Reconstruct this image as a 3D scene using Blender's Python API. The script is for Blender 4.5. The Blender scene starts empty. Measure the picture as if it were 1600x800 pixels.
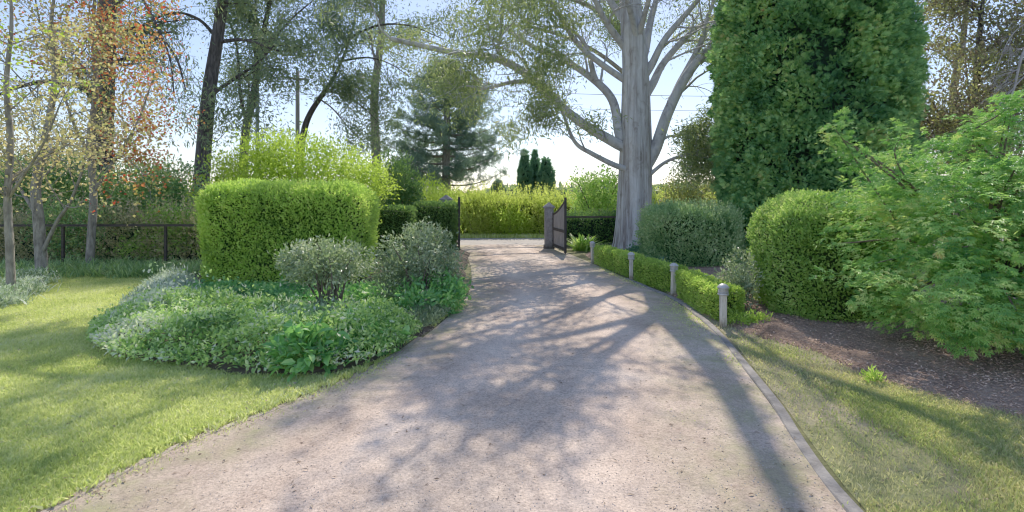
import bpy, math, random
import numpy as np
from mathutils import Vector

C = bpy.context.scene.collection
F = 800.0          # focal length in photo pixels (1600 wide)
HOR = 310.0        # horizon row in the photo
EYE = 1.75
PI = math.pi

def W(px, py, d):
    return np.array([(px - 800) / F * d, d, EYE - (py - HOR) / F * d])
def G(px, py):
    d = F * EYE / (py - HOR)
    return np.array([(px - 800) / F * d, d])
def unit(v):
    return v / (np.linalg.norm(v, axis=-1, keepdims=True) + 1e-9)

# ------------------------------------------------------------------ objects
def tag(o, label=None, cat=None, group=None, kind=None):
    if label: o['label'] = label
    if cat: o['category'] = cat
    if group: o['group'] = group
    if kind: o['kind'] = kind
    return o
def thing(name, label, cat, loc, group=None):
    o = bpy.data.objects.new(name, None); C.objects.link(o)
    o.location = loc; o.empty_display_size = 0.2
    return tag(o, label, cat, group)

class MB:
    """collects faces of any kind and links them as ONE mesh object"""
    def __init__(s):
        s.v = []; s.f = []; s.r = []; s.n = 0; s.m = []; s.sm = []; s.uv = None
    def add(s, v, f, rnd=0.5, mat=0, smooth=False):
        v = np.asarray(v, dtype=np.float32).reshape(-1, 3); f = np.asarray(f, dtype=np.int32)
        s.v.append(v); s.f.append(f + s.n)
        s.r.append(np.broadcast_to(np.asarray(rnd, dtype=np.float32), (len(v),)))
        s.m.append((len(f), mat, smooth)); s.n += len(v)
        return s
    def build(s, name, mats, parent=None, loc=None):
        me = bpy.data.meshes.new(name)
        V = np.concatenate(s.v)
        off = np.zeros(3, np.float32)
        if parent is not None:
            p = parent
            while p is not None:
                off = off + np.array(p.location, np.float32); p = p.parent
        if loc is not None: off = off + np.array(loc, np.float32)
        V = V - off
        li = np.concatenate([f.ravel() for f in s.f]).astype(np.int32)
        tot = np.concatenate([np.full(len(f), f.shape[1], np.int32) for f in s.f])
        st = np.concatenate([[0], np.cumsum(tot)[:-1]]).astype(np.int32)
        me.vertices.add(len(V)); me.vertices.foreach_set('co', V.astype(np.float32).ravel())
        me.loops.add(len(li)); me.loops.foreach_set('vertex_index', li)
        me.polygons.add(len(tot)); me.polygons.foreach_set('loop_start', st)
        mi = np.concatenate([np.full(n, m, np.int32) for n, m, q in s.m])
        sm = np.concatenate([np.full(n, q, bool) for n, m, q in s.m])
        me.polygons.foreach_set('material_index', mi); me.polygons.foreach_set('use_smooth', sm)
        a = me.attributes.new('rnd', 'FLOAT', 'POINT'); a.data.foreach_set('value', np.concatenate(s.r).astype(np.float32))
        for m in (mats if isinstance(mats, (list, tuple)) else [mats]): me.materials.append(m)
        me.update(calc_edges=True)
        o = bpy.data.objects.new(name, me); C.objects.link(o)
        if parent is not None: o.parent = parent
        if loc is not None: o.location = loc
        return o

def box(mb, c, s, rotz=0.0, mat=0, rnd=.5, taper=1.0, bev=0.0):
    x, y, z = [k / 2 for k in s]
    b = min(bev, x * .9, y * .9) if bev else 0
    def ring(xx, yy, zz):
        if not b: return [(-xx, -yy, zz), (xx, -yy, zz), (xx, yy, zz), (-xx, yy, zz)]
        return [(-xx + b, -yy, zz), (xx - b, -yy, zz), (xx, -yy + b, zz), (xx, yy - b, zz), (xx - b, yy, zz), (-xx + b, yy, zz), (-xx, yy - b, zz), (-xx, -yy + b, zz)]
    v = np.array(ring(x, y, -z) + ring(x * taper, y * taper, z), float)
    n = len(v) // 2
    ca, sa = math.cos(rotz), math.sin(rotz)
    v = np.stack([v[:, 0] * ca - v[:, 1] * sa, v[:, 0] * sa + v[:, 1] * ca, v[:, 2]], 1) + np.array(c)
    mb.add(v, [[i, (i + 1) % n, n + (i + 1) % n, n + i] for i in range(n)], rnd, mat)
    mb.add(v, [list(range(n))[::-1], list(range(n, 2 * n))], rnd, mat)

def lathe(mb, prof, c, k=16, mat=0, smooth=True, rnd=.5):
    a = np.arange(k) / k * 2 * PI
    v = []
    for r, z in prof: v.append(np.stack([r * np.cos(a), r * np.sin(a), np.full(k, z)], 1))
    v = np.concatenate(v) + np.array(c)
    f = []
    for i in range(len(prof) - 1):
        for j in range(k):
            f.append([i * k + j, i * k + (j + 1) % k, (i + 1) * k + (j + 1) % k, (i + 1) * k + j])
    mb.add(v, f, rnd, mat, smooth)

def tube(mb, pts, rad, k=6, mat=0, rnd=.5, mod=None):
    pts = np.asarray(pts, float); n = len(pts)
    rad = np.broadcast_to(np.asarray(rad, float), (n,))
    t = np.empty_like(pts); t[1:-1] = pts[2:] - pts[:-2]; t[0] = pts[1] - pts[0]; t[-1] = pts[-1] - pts[-2]
    t = unit(t)
    ref = np.array([1.0, 0.1, 0.05]) if abs(t[0, 0]) < .8 else np.array([0, 1.0, 0])
    u = np.empty_like(pts)
    for i in range(n):
        q = ref - t[i] * np.dot(ref, t[i]); q /= (np.linalg.norm(q) + 1e-9); u[i] = q; ref = q
    w = np.cross(t, u)
    a = np.arange(k) / k * 2 * PI
    R = rad[:, None] * np.ones(k)[None]
    if mod is not None: R = R * mod(np.arange(n)[:, None], a[None], pts)
    v = pts[:, None] + R[..., None] * (np.cos(a)[None, :, None] * u[:, None] + np.sin(a)[None, :, None] * w[:, None])
    i = np.arange(n - 1)[:, None] * k; j = np.arange(k)[None]
    f = np.stack([i + j, i + (j + 1) % k, i + k + (j + 1) % k, i + k + j], -1).reshape(-1, 4)
    mb.add(v.reshape(-1, 3), f, rnd, mat, True)

def spline(p, per=6):
    p = np.asarray(p, float); q = np.vstack([2 * p[0] - p[1], p, 2 * p[-1] - p[-2]])
    out = []
    for i in range(1, len(q) - 2):
        for t in np.arange(per) / per:
            out.append(.5 * (2 * q[i] + (q[i + 1] - q[i - 1]) * t + (2 * q[i - 1] - 5 * q[i] + 4 * q[i + 1] - q[i + 2]) * t * t + (3 * q[i] - 3 * q[i + 1] + q[i + 2] - q[i - 1]) * t ** 3))
    out.append(q[-2]); return np.array(out)

class Noise:
    def __init__(s, seed, n=10):
        r = np.random.default_rng(seed)
        s.k = r.normal(size=(n, 3)); s.k = unit(s.k) * r.uniform(.6, 1.9, (n, 1)); s.p = r.uniform(0, 2 * PI, n); s.n = n
    def __call__(s, p, f=1.0):
        return np.sin((np.asarray(p, float) @ s.k.T) * f + s.p).sum(-1) / math.sqrt(s.n / 2) * .5

# ------------------------------------------------------------------ leaves
def fan(angs, lens, w, sweep=0.0):
    v = []; f = []
    for a, l in zip(angs, lens):
        a = math.radians(a); c, s = math.cos(a), math.sin(a); b = len(v)
        for x, y, z in ((0, 0, 0), (.5, .5 * w, .03), (1, 0, -sweep), (.5, -.5 * w, .03)):
            x *= l; y *= l
            v.append((x * c - y * s, x * s + y * c, z * l))
        f.append((b, b + 3, b + 2, b + 1))
    return np.array(v), np.array(f)
T_DIAMOND = (np.array([(0, 0, 0), (.45, .5, .08), (1, 0, -.05), (.45, -.5, .08)], float), np.array([(0, 3, 2, 1)]))
T_BROAD = (np.array([(0, 0, 0), (.3, .46, .1), (.75, .34, .02), (1, 0, -.16), (.75, -.34, .02), (.3, -.46, .1), (.5, 0, -.03)], float),
           np.array([(0, 6, 2, 1), (6, 3, 2, 2), (0, 5, 4, 6), (6, 4, 3, 3)]))
T_BROAD = (T_BROAD[0], np.array([(0, 6, 1), (1, 6, 2), (2, 6, 3), (0, 5, 6), (5, 4, 6), (4, 3, 6)]))
T_PALM = fan((-85, -42, 0, 42, 85), (.62, .88, 1, .88, .62), .27, .12)
T_SPRAY = fan((-52, -30, -10, 12, 32, 54), (.6, .85, 1, .95, .8, .6), .2, .1)
T_TUFT = fan((-70, -35, 0, 35, 70), (.8, .95, 1, .95, .8), .16, .05)
T_GRASS = (np.array([(0, .5, 0), (0, -.5, 0), (.55, -.35, .0), (.55, .35, 0), (1, 0, -.1)], float), np.array([(0, 1, 2, 3)]))

def scatter(mb, rng, p, d, nrm, size, width, tmpl=T_DIAMOND, rnd=None, mat=0):
    p = np.asarray(p, float); N = len(p)
    if N == 0: return
    d = unit(np.asarray(d, float)); s = np.cross(nrm, d); s = unit(s); n = np.cross(d, s)
    size = np.broadcast_to(np.asarray(size, float), (N,)); width = np.broadcast_to(np.asarray(width, float), (N,))
    tv, tf = tmpl; k = len(tv)
    v = p[:, None] + size[:, None, None] * (tv[None, :, 0, None] * d[:, None] + tv[None, :, 2, None] * n[:, None] + (tv[None, :, 1, None] * width[:, None, None]) * s[:, None])
    f = (np.arange(N)[:, None, None] * k + tf[None]).reshape(-1, tf.shape[1])
    if rnd is None: rnd = rng.random(N)
    mb.add(v.reshape(-1, 3), f, np.repeat(np.clip(rnd, 0, 1), k), mat)

def rdir(rng, n):
    return unit(rng.normal(size=(n, 3)))

# ------------------------------------------------------------------ materials
def newmat(name):
    m = bpy.data.materials.new(name); m.use_nodes = True
    nt = m.node_tree; nt.nodes.clear()
    out = nt.nodes.new('ShaderNodeOutputMaterial')
    return m, nt, out
def N_(nt, typ, **kw):
    n = nt.nodes.new(typ)
    for k, v in kw.items(): setattr(n, k, v)
    return n
def ramp(nt, fac, stops):
    r = nt.nodes.new('ShaderNodeValToRGB')
    e = r.color_ramp.elements
    while len(e) < len(stops): e.new(.5)
    for i, (p, c) in enumerate(stops):
        e[i].position = p; e[i].color = (c[0], c[1], c[2], 1)
    nt.links.new(fac, r.inputs[0]); return r.outputs[0]
def noise(nt, vec, scale, detail=4, rough=.55, dist=0):
    n = nt.nodes.new('ShaderNodeTexNoise'); n.inputs['Scale'].default_value = scale; n.inputs['Detail'].default_value = detail
    n.inputs['Roughness'].default_value = rough; n.inputs['Distortion'].default_value = dist
    nt.links.new(vec, n.inputs['Vector']); return n.outputs['Fac']
def math_(nt, op, a, b):
    n = nt.nodes.new('ShaderNodeMath'); n.operation = op
    for i, x in enumerate((a, b)):
        if isinstance(x, (int, float)): n.inputs[i].default_value = x
        else: nt.links.new(x, n.inputs[i])
    return n.outputs[0]
def mixc(nt, fac, a, b, mode='MIX'):
    n = nt.nodes.new('ShaderNodeMix'); n.data_type = 'RGBA'; n.blend_type = mode
    for i, x in ((0, fac), (6, a), (7, b)):
        if isinstance(x, (int, float)): n.inputs[i].default_value = x
        elif isinstance(x, tuple): n.inputs[i].default_value = (x[0], x[1], x[2], 1)
        else: nt.links.new(x, n.inputs[i])
    return n.outputs[2]
def pos(nt, sx=1, sy=1, sz=1):
    g = nt.nodes.new('ShaderNodeNewGeometry')
    m = nt.nodes.new('ShaderNodeVectorMath'); m.operation = 'MULTIPLY'; m.inputs[1].default_value = (sx, sy, sz)
    nt.links.new(g.outputs['Position'], m.inputs[0]); return m.outputs[0]

def leaf(name, cols, trans=.45, spec=.3, rough=.5, patch=1.2, patch_amt=.35, gain=2.3, red=.92, con=1.4):
    """leaf colour from the per-leaf random value and a soft world-space patchiness"""
    m, nt, out = newmat(name)
    a = N_(nt, 'ShaderNodeAttribute', attribute_name='rnd')
    p = noise(nt, pos(nt), patch, 2)
    f = math_(nt, 'ADD', math_(nt, 'MULTIPLY', a.outputs['Fac'], 1 - patch_amt), math_(nt, 'MULTIPLY', math_(nt, 'SUBTRACT', math_(nt, 'MULTIPLY', p, 2.4), .7), patch_amt))
    gm = [math.exp(sum(math.log(max(c[k], .004)) for c in cols) / len(cols)) for k in range(3)]
    cols = [tuple(gm[k] * (max(c[k], .004) / gm[k]) ** con for k in range(3)) for c in cols]
    n = len(cols)
    col = ramp(nt, f, [(i / max(1, n - 1), (min(.8, c[0] * gain * red), min(.8, c[1] * gain), min(.8, c[2] * gain))) for i, c in enumerate(cols)])
    b = N_(nt, 'ShaderNodeBsdfPrincipled'); b.inputs['Roughness'].default_value = rough; b.inputs['Specular IOR Level'].default_value = spec
    t = N_(nt, 'ShaderNodeBsdfTranslucent')
    tc = mixc(nt, 1.0, col, (1.05, 1.15, .75), 'MULTIPLY')
    mx = N_(nt, 'ShaderNodeMixShader'); mx.inputs[0].default_value = trans
    nt.links.new(col, b.inputs['Base Color']); nt.links.new(tc, t.inputs['Color'])
    nt.links.new(b.outputs[0], mx.inputs[1]); nt.links.new(t.outputs[0], mx.inputs[2]); nt.links.new(mx.outputs[0], out.inputs[0])
    return m
def solid(name, stops, scale=6, stretch=(1, 1, 1), rough=.85, bump=.3, bscale=None, detail=6, metallic=0, spec=.2, dist=0.3):
    m, nt, out = newmat(name)
    p = pos(nt, *stretch)
    col = ramp(nt, noise(nt, p, scale, detail, .62, dist), stops)
    b = N_(nt, 'ShaderNodeBsdfPrincipled'); b.inputs['Roughness'].default_value = rough; b.inputs['Metallic'].default_value = metallic
    b.inputs['Specular IOR Level'].default_value = spec
    nt.links.new(col, b.inputs['Base Color'])
    bp = N_(nt, 'ShaderNodeBump'); bp.inputs['Strength'].default_value = bump; bp.inputs['Distance'].default_value = .03
    nt.links.new(noise(nt, p, bscale or scale * 2, 5, .65), bp.inputs['Height']); nt.links.new(bp.outputs[0], b.inputs['Normal'])
    nt.links.new(b.outputs[0], out.inputs[0]); return m

M = {}
def _gumbark():
    m, nt, out = newmat('smooth gum bark')
    p = pos(nt, 2.6, 2.6, .2)
    c = ramp(nt, noise(nt, p, 2.4, 8, .65, .5), [(.26, (.22, .19, .18)), (.40, (.40, .385, .385)), (.52, (.58, .585, .60)), (.66, (.68, .68, .69)), (.8, (.74, .70, .64))])
    brown = ramp(nt, noise(nt, pos(nt, 3.2, 3.2, .12), 1.9, 6, .6, .8), [(.47, (0, 0, 0)), (.62, (1, 1, 1))])
    g = nt.nodes.new('ShaderNodeSeparateXYZ'); nt.links.new(pos(nt), g.inputs[0])
    low = ramp(nt, math_(nt, 'DIVIDE', g.outputs[2], 9.0), [(0, (.95, .95, .95)), (.10, (.62, .62, .62)), (.35, (.5, .5, .5)), (.8, (.2, .2, .2))])
    c = mixc(nt, math_(nt, 'MULTIPLY', brown, low), c, ramp(nt, noise(nt, pos(nt, 4, 4, .4), 4, 5), [(.3, (.07, .05, .042)), (.7, (.20, .15, .12))]))
    c = mixc(nt, .9, c, ramp(nt, noise(nt, pos(nt, 1, 1, .55), 3.2, 6, .65, 1.2), [(.32, (.50, .44, .40)), (.45, (.90, .88, .87)), (.6, (1.0, 1.0, 1.02)), (.72, (1.14, 1.11, 1.05))]), 'MULTIPLY')
    b = N_(nt, 'ShaderNodeBsdfPrincipled'); b.inputs['Roughness'].default_value = .8; b.inputs['Specular IOR Level'].default_value = .2
    nt.links.new(c, b.inputs['Base Color'])
    bp = N_(nt, 'ShaderNodeBump'); bp.inputs['Strength'].default_value = .8; bp.inputs['Distance'].default_value = .06
    nt.links.new(noise(nt, pos(nt, 2.6, 2.6, .3), 5, 7, .65, .5), bp.inputs['Height']); nt.links.new(bp.outputs[0], b.inputs['Normal'])
    nt.links.new(b.outputs[0], out.inputs[0]); return m
M['gum_bark'] = _gumbark()
M['limb_bark'] = solid('pale limb bark', [(.30, (.16, .14, .13)), (.42, (.36, .355, .36)), (.53, (.47, .475, .49)), (.7, (.60, .575, .53))], 3.2, (1, 1, .8), .75, .6, 11, 8, dist=1.0)
M['dark_bark'] = solid('dark bark', [(.3, (.03, .027, .028)), (.5, (.075, .066, .064)), (.72, (.16, .145, .14))], 5, (2.5, 2.5, .5), .9, .7, 14)
M['grey_bark'] = solid('grey bark', [(.3, (.11, .095, .08)), (.55, (.27, .245, .21)), (.75, (.42, .39, .34))], 7, (2, 2, .7), .9, .5, 18)
M['twig'] = solid('twig bark', [(.3, (.07, .05, .04)), (.7, (.17, .13, .10))], 9, (1, 1, 1), .9, .2)
M['dead_wood'] = solid('dead wood', [(.3, (.25, .22, .20)), (.7, (.48, .44, .42))], 9, (1, 1, 1), .9, .2)
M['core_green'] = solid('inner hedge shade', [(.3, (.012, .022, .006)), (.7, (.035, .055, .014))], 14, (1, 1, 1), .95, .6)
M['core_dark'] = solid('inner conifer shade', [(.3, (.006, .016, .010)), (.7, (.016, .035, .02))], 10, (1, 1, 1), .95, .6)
M['gum_leaf'] = leaf('gum leaves', [(.07, .085, .04), (.12, .135, .055), (.18, .18, .075), (.25, .22, .10)], .45, .35, .42, .5, gain=2.1, red=0.84)
M['gum_leaf_dark'] = leaf('far gum leaves', [(.05, .07, .045), (.085, .11, .06), (.14, .155, .075)], .4, .3, .5, .5, gain=2.0, red=0.9)
M['gum_leaf_gold'] = leaf('bronze gum leaves', [(.09, .10, .03), (.16, .16, .05), (.24, .19, .07)], .5, .3, .5, .6, gain=1.7)
M['young_leaf'] = leaf('young pale leaves', [(.20, .17, .07), (.30, .28, .10), (.36, .27, .15), (.36, .34, .14), (.33, .22, .14)], .5, .25, .5, 1.0, gain=1.6, red=1.0, con=1.2)
M['young_leaf_green'] = leaf('young yellow green leaves', [(.15, .20, .04), (.24, .29, .06), (.33, .33, .10)], .5, .25, .5, 1.0, gain=1.6, red=0.9)
M['red_leaf'] = leaf('red leaves', [(.20, .04, .03), (.26, .22, .08), (.36, .05, .035), (.27, .24, .08), (.42, .05, .03), (.25, .22, .08), (.40, .07, .04)], .5, .25, .5, 1.0, gain=1.6, red=1.0)
M['laurel_leaf'] = leaf('laurel leaves', [(.025, .05, .018), (.05, .095, .03), (.10, .15, .045), (.17, .18, .07)], .32, .5, .35, 1.2, gain=3.3, red=0.95)
M['under_leaf'] = leaf('undergrowth leaves', [(.04, .045, .02), (.095, .10, .045), (.18, .15, .08), (.22, .17, .12)], .4, .25, .6, 1.5, gain=2.9, red=0.92)
M['box_leaf'] = leaf('clipped hedge leaves', [(.07, .115, .018), (.125, .185, .03), (.19, .25, .042), (.28, .33, .07)], .5, .3, .45, 1.3, gain=2.8, red=0.92)
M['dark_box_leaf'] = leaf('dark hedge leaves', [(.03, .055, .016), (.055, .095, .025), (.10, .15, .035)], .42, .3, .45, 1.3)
M['round_leaf'] = leaf('rounded bush leaves', [(.055, .105, .02), (.10, .17, .03), (.15, .225, .045), (.24, .30, .09)], .45, .35, .42, 1.6, gain=2.5, red=0.95)
M['low_leaf'] = leaf('low box leaves', [(.07, .11, .02), (.13, .19, .03), (.20, .27, .045), (.30, .36, .08)], .5, .3, .45, 2, gain=2.3, red=0.92)
M['lime_leaf'] = leaf('lime leaves', [(.15, .21, .025), (.26, .34, .035), (.38, .45, .06), (.46, .50, .12)], .55, .25, .5, .9, gain=1.3, red=0.9)
M['gold_hedge_leaf'] = leaf('golden hedge leaves', [(.14, .17, .03), (.26, .30, .045), (.40, .41, .08), (.48, .46, .14)], .55, .25, .5, .8, gain=1.4, red=0.9, con=1.2)
M['ever_leaf'] = leaf('evergreen leaves', [(.02, .045, .015), (.045, .085, .022), (.085, .13, .035)], .35, .35, .45, 1)
M['grey_leaf'] = leaf('grey green leaves', [(.05, .075, .035), (.10, .135, .065), (.17, .205, .11), (.30, .33, .21)], .35, .6, .35, 2.5, gain=2.0, red=0.95, con=1.5)
M['silver_leaf'] = leaf('silver leaves', [(.10, .16, .06), (.22, .28, .16), (.38, .42, .32), (.52, .55, .47)], .35, .3, .6, 2.5, gain=1.45)
M['cover_leaf'] = leaf('ground cover leaves', [(.035, .08, .02), (.09, .16, .04), (.19, .27, .08), (.34, .41, .18), (.42, .47, .28)], .42, .4, .45, 2.2, gain=2.7, red=0.96, con=1.5)
M['hydr_leaf'] = leaf('broad glossy leaves', [(.03, .085, .025), (.055, .14, .035), (.10, .21, .05), (.19, .30, .09)], .38, .5, .35, 2.5, gain=2.6)
M['ivy_leaf'] = leaf('ivy leaves', [(.025, .06, .035), (.05, .11, .055), (.10, .17, .085)], .35, .45, .4, 2)
M['cypress_leaf'] = leaf('cypress sprays', [(.015, .05, .024), (.04, .11, .043), (.075, .17, .06), (.14, .245, .085), (.17, .14, .07)], .35, .3, .5, 1.1, .4, gain=2.3, red=1.12)
M['back_leaf'] = leaf('grey clipped leaves', [(.05, .09, .035), (.09, .15, .055), (.15, .21, .085), (.26, .30, .15)], .4, .3, .5, 1.6)
M['maple_leaf'] = leaf('maple leaves', [(.03, .09, .02), (.07, .165, .036), (.13, .24, .052), (.22, .33, .085), (.26, .20, .08)], .38, .25, .45, 2.2, gain=2.15, red=1.0, con=1.5)
M['bronze_leaf'] = leaf('bronze leaves', [(.05, .03, .03), (.10, .075, .05), (.13, .13, .06), (.30, .26, .08)], .4, .35, .45, 1, gain=1.7, red=1.0)
M['pine_leaf'] = leaf('pine needles', [(.07, .10, .085), (.12, .165, .13), (.19, .235, .17)], .4, .25, .5, .5, gain=1.6)
M['far_cypress'] = leaf('far cypress sprays', [(.05, .11, .065), (.085, .16, .095), (.13, .21, .12)], .4, .2, .6, .6, gain=1.8)  # distance haze is put into these paler, greyer leaf colours
M['grass'] = leaf('lawn blades', [(.19, .23, .06), (.33, .365, .11), (.45, .455, .18), (.53, .48, .26)], .5, .3, .5, .8, gain=1.75, red=0.98)
M['long_grass'] = leaf('border blades', [(.05, .09, .03), (.10, .16, .05), (.19, .25, .10)], .4, .35, .45, 1.5)
M['dry_grass'] = leaf('verge blades', [(.14, .19, .05), (.24, .27, .09), (.36, .33, .16), (.44, .37, .22)], .45, .25, .55, .9, .5, gain=1.7, red=1.0)
M['litter'] = leaf('fallen leaf', [(.09, .055, .035), (.18, .12, .08), (.30, .22, .16), (.40, .32, .24)], .15, .25, .6, 3, gain=1.35, red=1.0)
M['chips'] = leaf('bark chips', [(.05, .03, .02), (.12, .078, .055), (.19, .13, .095), (.27, .20, .16)], .0, .15, .8, 2.5, gain=2.7, red=1.06, con=1.15)
M['stone'] = leaf('pebbles', [(.22, .18, .15), (.36, .31, .27), (.5, .45, .41)], 0, .2, .8, 3, gain=1.2, red=1.0)
M['timber'] = solid('weathered pale timber', [(.3, (.58, .52, .43)), (.6, (.76, .71, .61)), (.8, (.82, .78, .70))], 8, (3, 3, .4), .8, .35, 22)
M['lamp_metal'] = solid('lamp metal', [(.35, (.42, .41, .40)), (.7, (.62, .61, .60))], 20, (1, 1, 1), .45, .1, metallic=.35, spec=.4)
M['lamp_glass'] = solid('frosted lens', [(.35, (.38, .36, .33)), (.7, (.52, .50, .46))], 20, (1, 1, 1), .3, .03, spec=.5)
M['dark_timber'] = solid('dark stained timber', [(.3, (.022, .02, .02)), (.7, (.055, .05, .048))], 8, (3, 3, .5), .75, .4, 22)
M['gate_board'] = solid('weathered gate boards', [(.3, (.15, .14, .14)), (.55, (.26, .245, .245)), (.75, (.36, .345, .335))], 6, (4, 4, .5), .85, .4, 22)
M['fence_timber'] = solid('fence timber', [(.3, (.03, .025, .022)), (.7, (.085, .07, .06))], 8, (.6, 3, 3), .9, .4, 22)
M['pillar_stone'] = solid('pillar render', [(.3, (.15, .145, .15)), (.55, (.24, .235, .245)), (.75, (.33, .325, .33))], 9, (1, 1, 1), .9, .3, 30)
M['concrete'] = solid('edging concrete', [(.28, (.13, .118, .105)), (.5, (.24, .22, .205)), (.72, (.36, .33, .30))], 7, (1, 1, 1), .92, .5, 45, 8)
M['pole_paint'] = solid('blue grey pole', [(.3, (.13, .18, .25)), (.7, (.19, .25, .33))], 3, (1, 1, .4), .5, .05)
M['pole_wood'] = solid('pole wood', [(.3, (.14, .125, .10)), (.7, (.25, .225, .18))], 5, (3, 3, .3), .9, .3)
M['wire'] = solid('cable', [(.3, (.20, .22, .26)), (.7, (.24, .26, .30))], 5, (1, 1, 1), .6, 0)

def ground_mat(name, build, bump=.5, bdist=.02, bs=60, rough=.95):
    m, nt, out = newmat(name)
    col = build(nt)
    b = N_(nt, 'ShaderNodeBsdfPrincipled'); b.inputs['Roughness'].default_value = rough; b.inputs['Specular IOR Level'].default_value = .15
    nt.links.new(col, b.inputs['Base Color'])
    bp = N_(nt, 'ShaderNodeBump'); bp.inputs['Strength'].default_value = bump; bp.inputs['Distance'].default_value = bdist
    nt.links.new(noise(nt, pos(nt), bs, 5, .7), bp.inputs['Height']); nt.links.new(bp.outputs[0], b.inputs['Normal'])
    nt.links.new(b.outputs[0], out.inputs[0]); return m

def _gravel(nt):
    p = pos(nt)
    base = ramp(nt, noise(nt, p, .55, 5, .6, .6), [(.30, (.48, .36, .28)), (.48, (.68, .545, .445)), (.68, (.78, .66, .56))])
    speck = ramp(nt, noise(nt, p, 55, 4, .75), [(.30, (.42, .40, .40)), (.5, (1, 1, 1)), (.72, (1.45, 1.42, 1.4))])
    c = mixc(nt, .85, base, speck, 'MULTIPLY')
    sp2 = ramp(nt, noise(nt, p, 17, 6, .75), [(.30, (.62, .60, .6)), (.5, (1, 1, 1)), (.72, (1.16, 1.14, 1.12))])
    c = mixc(nt, .8, c, sp2, 'MULTIPLY')
    sp3 = ramp(nt, noise(nt, p, 3.2, 6, .7, .8), [(.3, (.8, .79, .8)), (.5, (1, 1, 1)), (.7, (1.08, 1.07, 1.05))])
    c = mixc(nt, .8, c, sp3, 'MULTIPLY')
    uvn = N_(nt, 'ShaderNodeAttribute', attribute_name='track')
    tr = math_(nt, 'MULTIPLY', uvn.outputs['Fac'], math_(nt, 'ADD', .55, math_(nt, 'MULTIPLY', noise(nt, p, 1.4, 4, .6), .9)))
    c = mixc(nt, tr, mixc(nt, 1.0, c, (.78, .75, .73), 'MULTIPLY'), mixc(nt, 1.0, c, (1.08, 1.04, 1.02), 'MULTIPLY'))
    # moss and dirt creeping in along the edges (rnd holds closeness to an edge)
    a = N_(nt, 'ShaderNodeAttribute', attribute_name='rnd')
    e = math_(nt, 'MULTIPLY', a.outputs['Fac'], math_(nt, 'SUBTRACT', math_(nt, 'MULTIPLY', noise(nt, p, 2.3, 5, .7), 3.2), 1.15))
    e2 = ramp(nt, e, [(.05, (0, 0, 0)), (.75, (1, 1, 1))])
    moss = ramp(nt, noise(nt, p, 9, 4), [(.35, (.24, .22, .13)), (.65, (.32, .33, .13))])
    return mixc(nt, math_(nt, 'MULTIPLY', e2, .75), c, moss)
M['gravel'] = ground_mat('decomposed granite', _gravel, .6, .02, 70)
M['lawn'] = ground_mat('lawn base', lambda nt: mixc(nt, .6, ramp(nt, noise(nt, pos(nt), .9, 5, .6, .4), [(.3, (.30, .35, .09)), (.5, (.44, .47, .14)), (.7, (.55, .53, .22))]),
        ramp(nt, noise(nt, pos(nt), 40, 4, .7), [(.3, (.45, .45, .45)), (.6, (1.1, 1.1, 1.1))]), 'MULTIPLY'), .8, .03, 45)
M['verge'] = ground_mat('verge base', lambda nt: mixc(nt, .7, ramp(nt, noise(nt, pos(nt), 1.1, 6, .65, .5), [(.3, (.20, .24, .08)), (.46, (.28, .28, .13)), (.6, (.38, .33, .21)), (.75, (.33, .30, .16))]),
        ramp(nt, noise(nt, pos(nt), 40, 5, .75), [(.3, (.45, .43, .42)), (.6, (1.15, 1.12, 1.1))]), 'MULTIPLY'), .8, .03, 45)
M['mulch'] = ground_mat('mulch base', lambda nt: mixc(nt, .8, ramp(nt, noise(nt, pos(nt), 1.3, 5, .6, .4), [(.3, (.25, .165, .12)), (.55, (.43, .30, .235)), (.75, (.58, .43, .345))]),
        ramp(nt, noise(nt, pos(nt), 34, 5, .75), [(.3, (.3, .28, .27)), (.6, (1.25, 1.2, 1.15))]), 'MULTIPLY'), 1, .05, 40)
M['soil'] = ground_mat('soil base', lambda nt: ramp(nt, noise(nt, pos(nt), 5, 6, .7), [(.3, (.04, .03, .02)), (.7, (.13, .10, .07))]), .8, .05, 20)
M['ground'] = ground_mat('rough ground', lambda nt: ramp(nt, noise(nt, pos(nt), .5, 7, .65), [(.3, (.08, .09, .035)), (.5, (.15, .15, .06)), (.7, (.24, .21, .12))]), .8, .05, 12)
M['road'] = ground_mat('road surface', lambda nt: mixc(nt, .8, ramp(nt, noise(nt, pos(nt), .8, 5), [(.3, (.36, .32, .29)), (.7, (.48, .43, .39))]),
        ramp(nt, noise(nt, pos(nt), 30, 4, .7), [(.3, (.7, .7, .7)), (.6, (1.05, 1.05, 1.05))]), 'MULTIPLY'), .5, .02, 50)

def dirty_foot(m, z1=.16):
    nt = m.node_tree; b = next(n for n in nt.nodes if n.type == 'BSDF_PRINCIPLED'); src = b.inputs['Base Color'].links[0].from_socket
    g = nt.nodes.new('ShaderNodeSeparateXYZ'); nt.links.new(pos(nt), g.inputs[0])
    z = math_(nt, 'ADD', g.outputs[2], math_(nt, 'MULTIPLY', math_(nt, 'SUBTRACT', noise(nt, pos(nt), 14, 4), .5), .25))
    f = ramp(nt, math_(nt, 'DIVIDE', z, z1), [(.1, (.42, .36, .28)), (.9, (1, 1, 1))])
    st = ramp(nt, noise(nt, pos(nt, 6, 6, .8), 9, 5, .7), [(.36, (.6, .57, .52)), (.5, (1, 1, 1))])
    nt.links.new(mixc(nt, .8, mixc(nt, 1.0, src, f, 'MULTIPLY'), st, 'MULTIPLY'), b.inputs['Base Color'])
dirty_foot(M['timber']); dirty_foot(M['pillar_stone'], .3)

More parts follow.
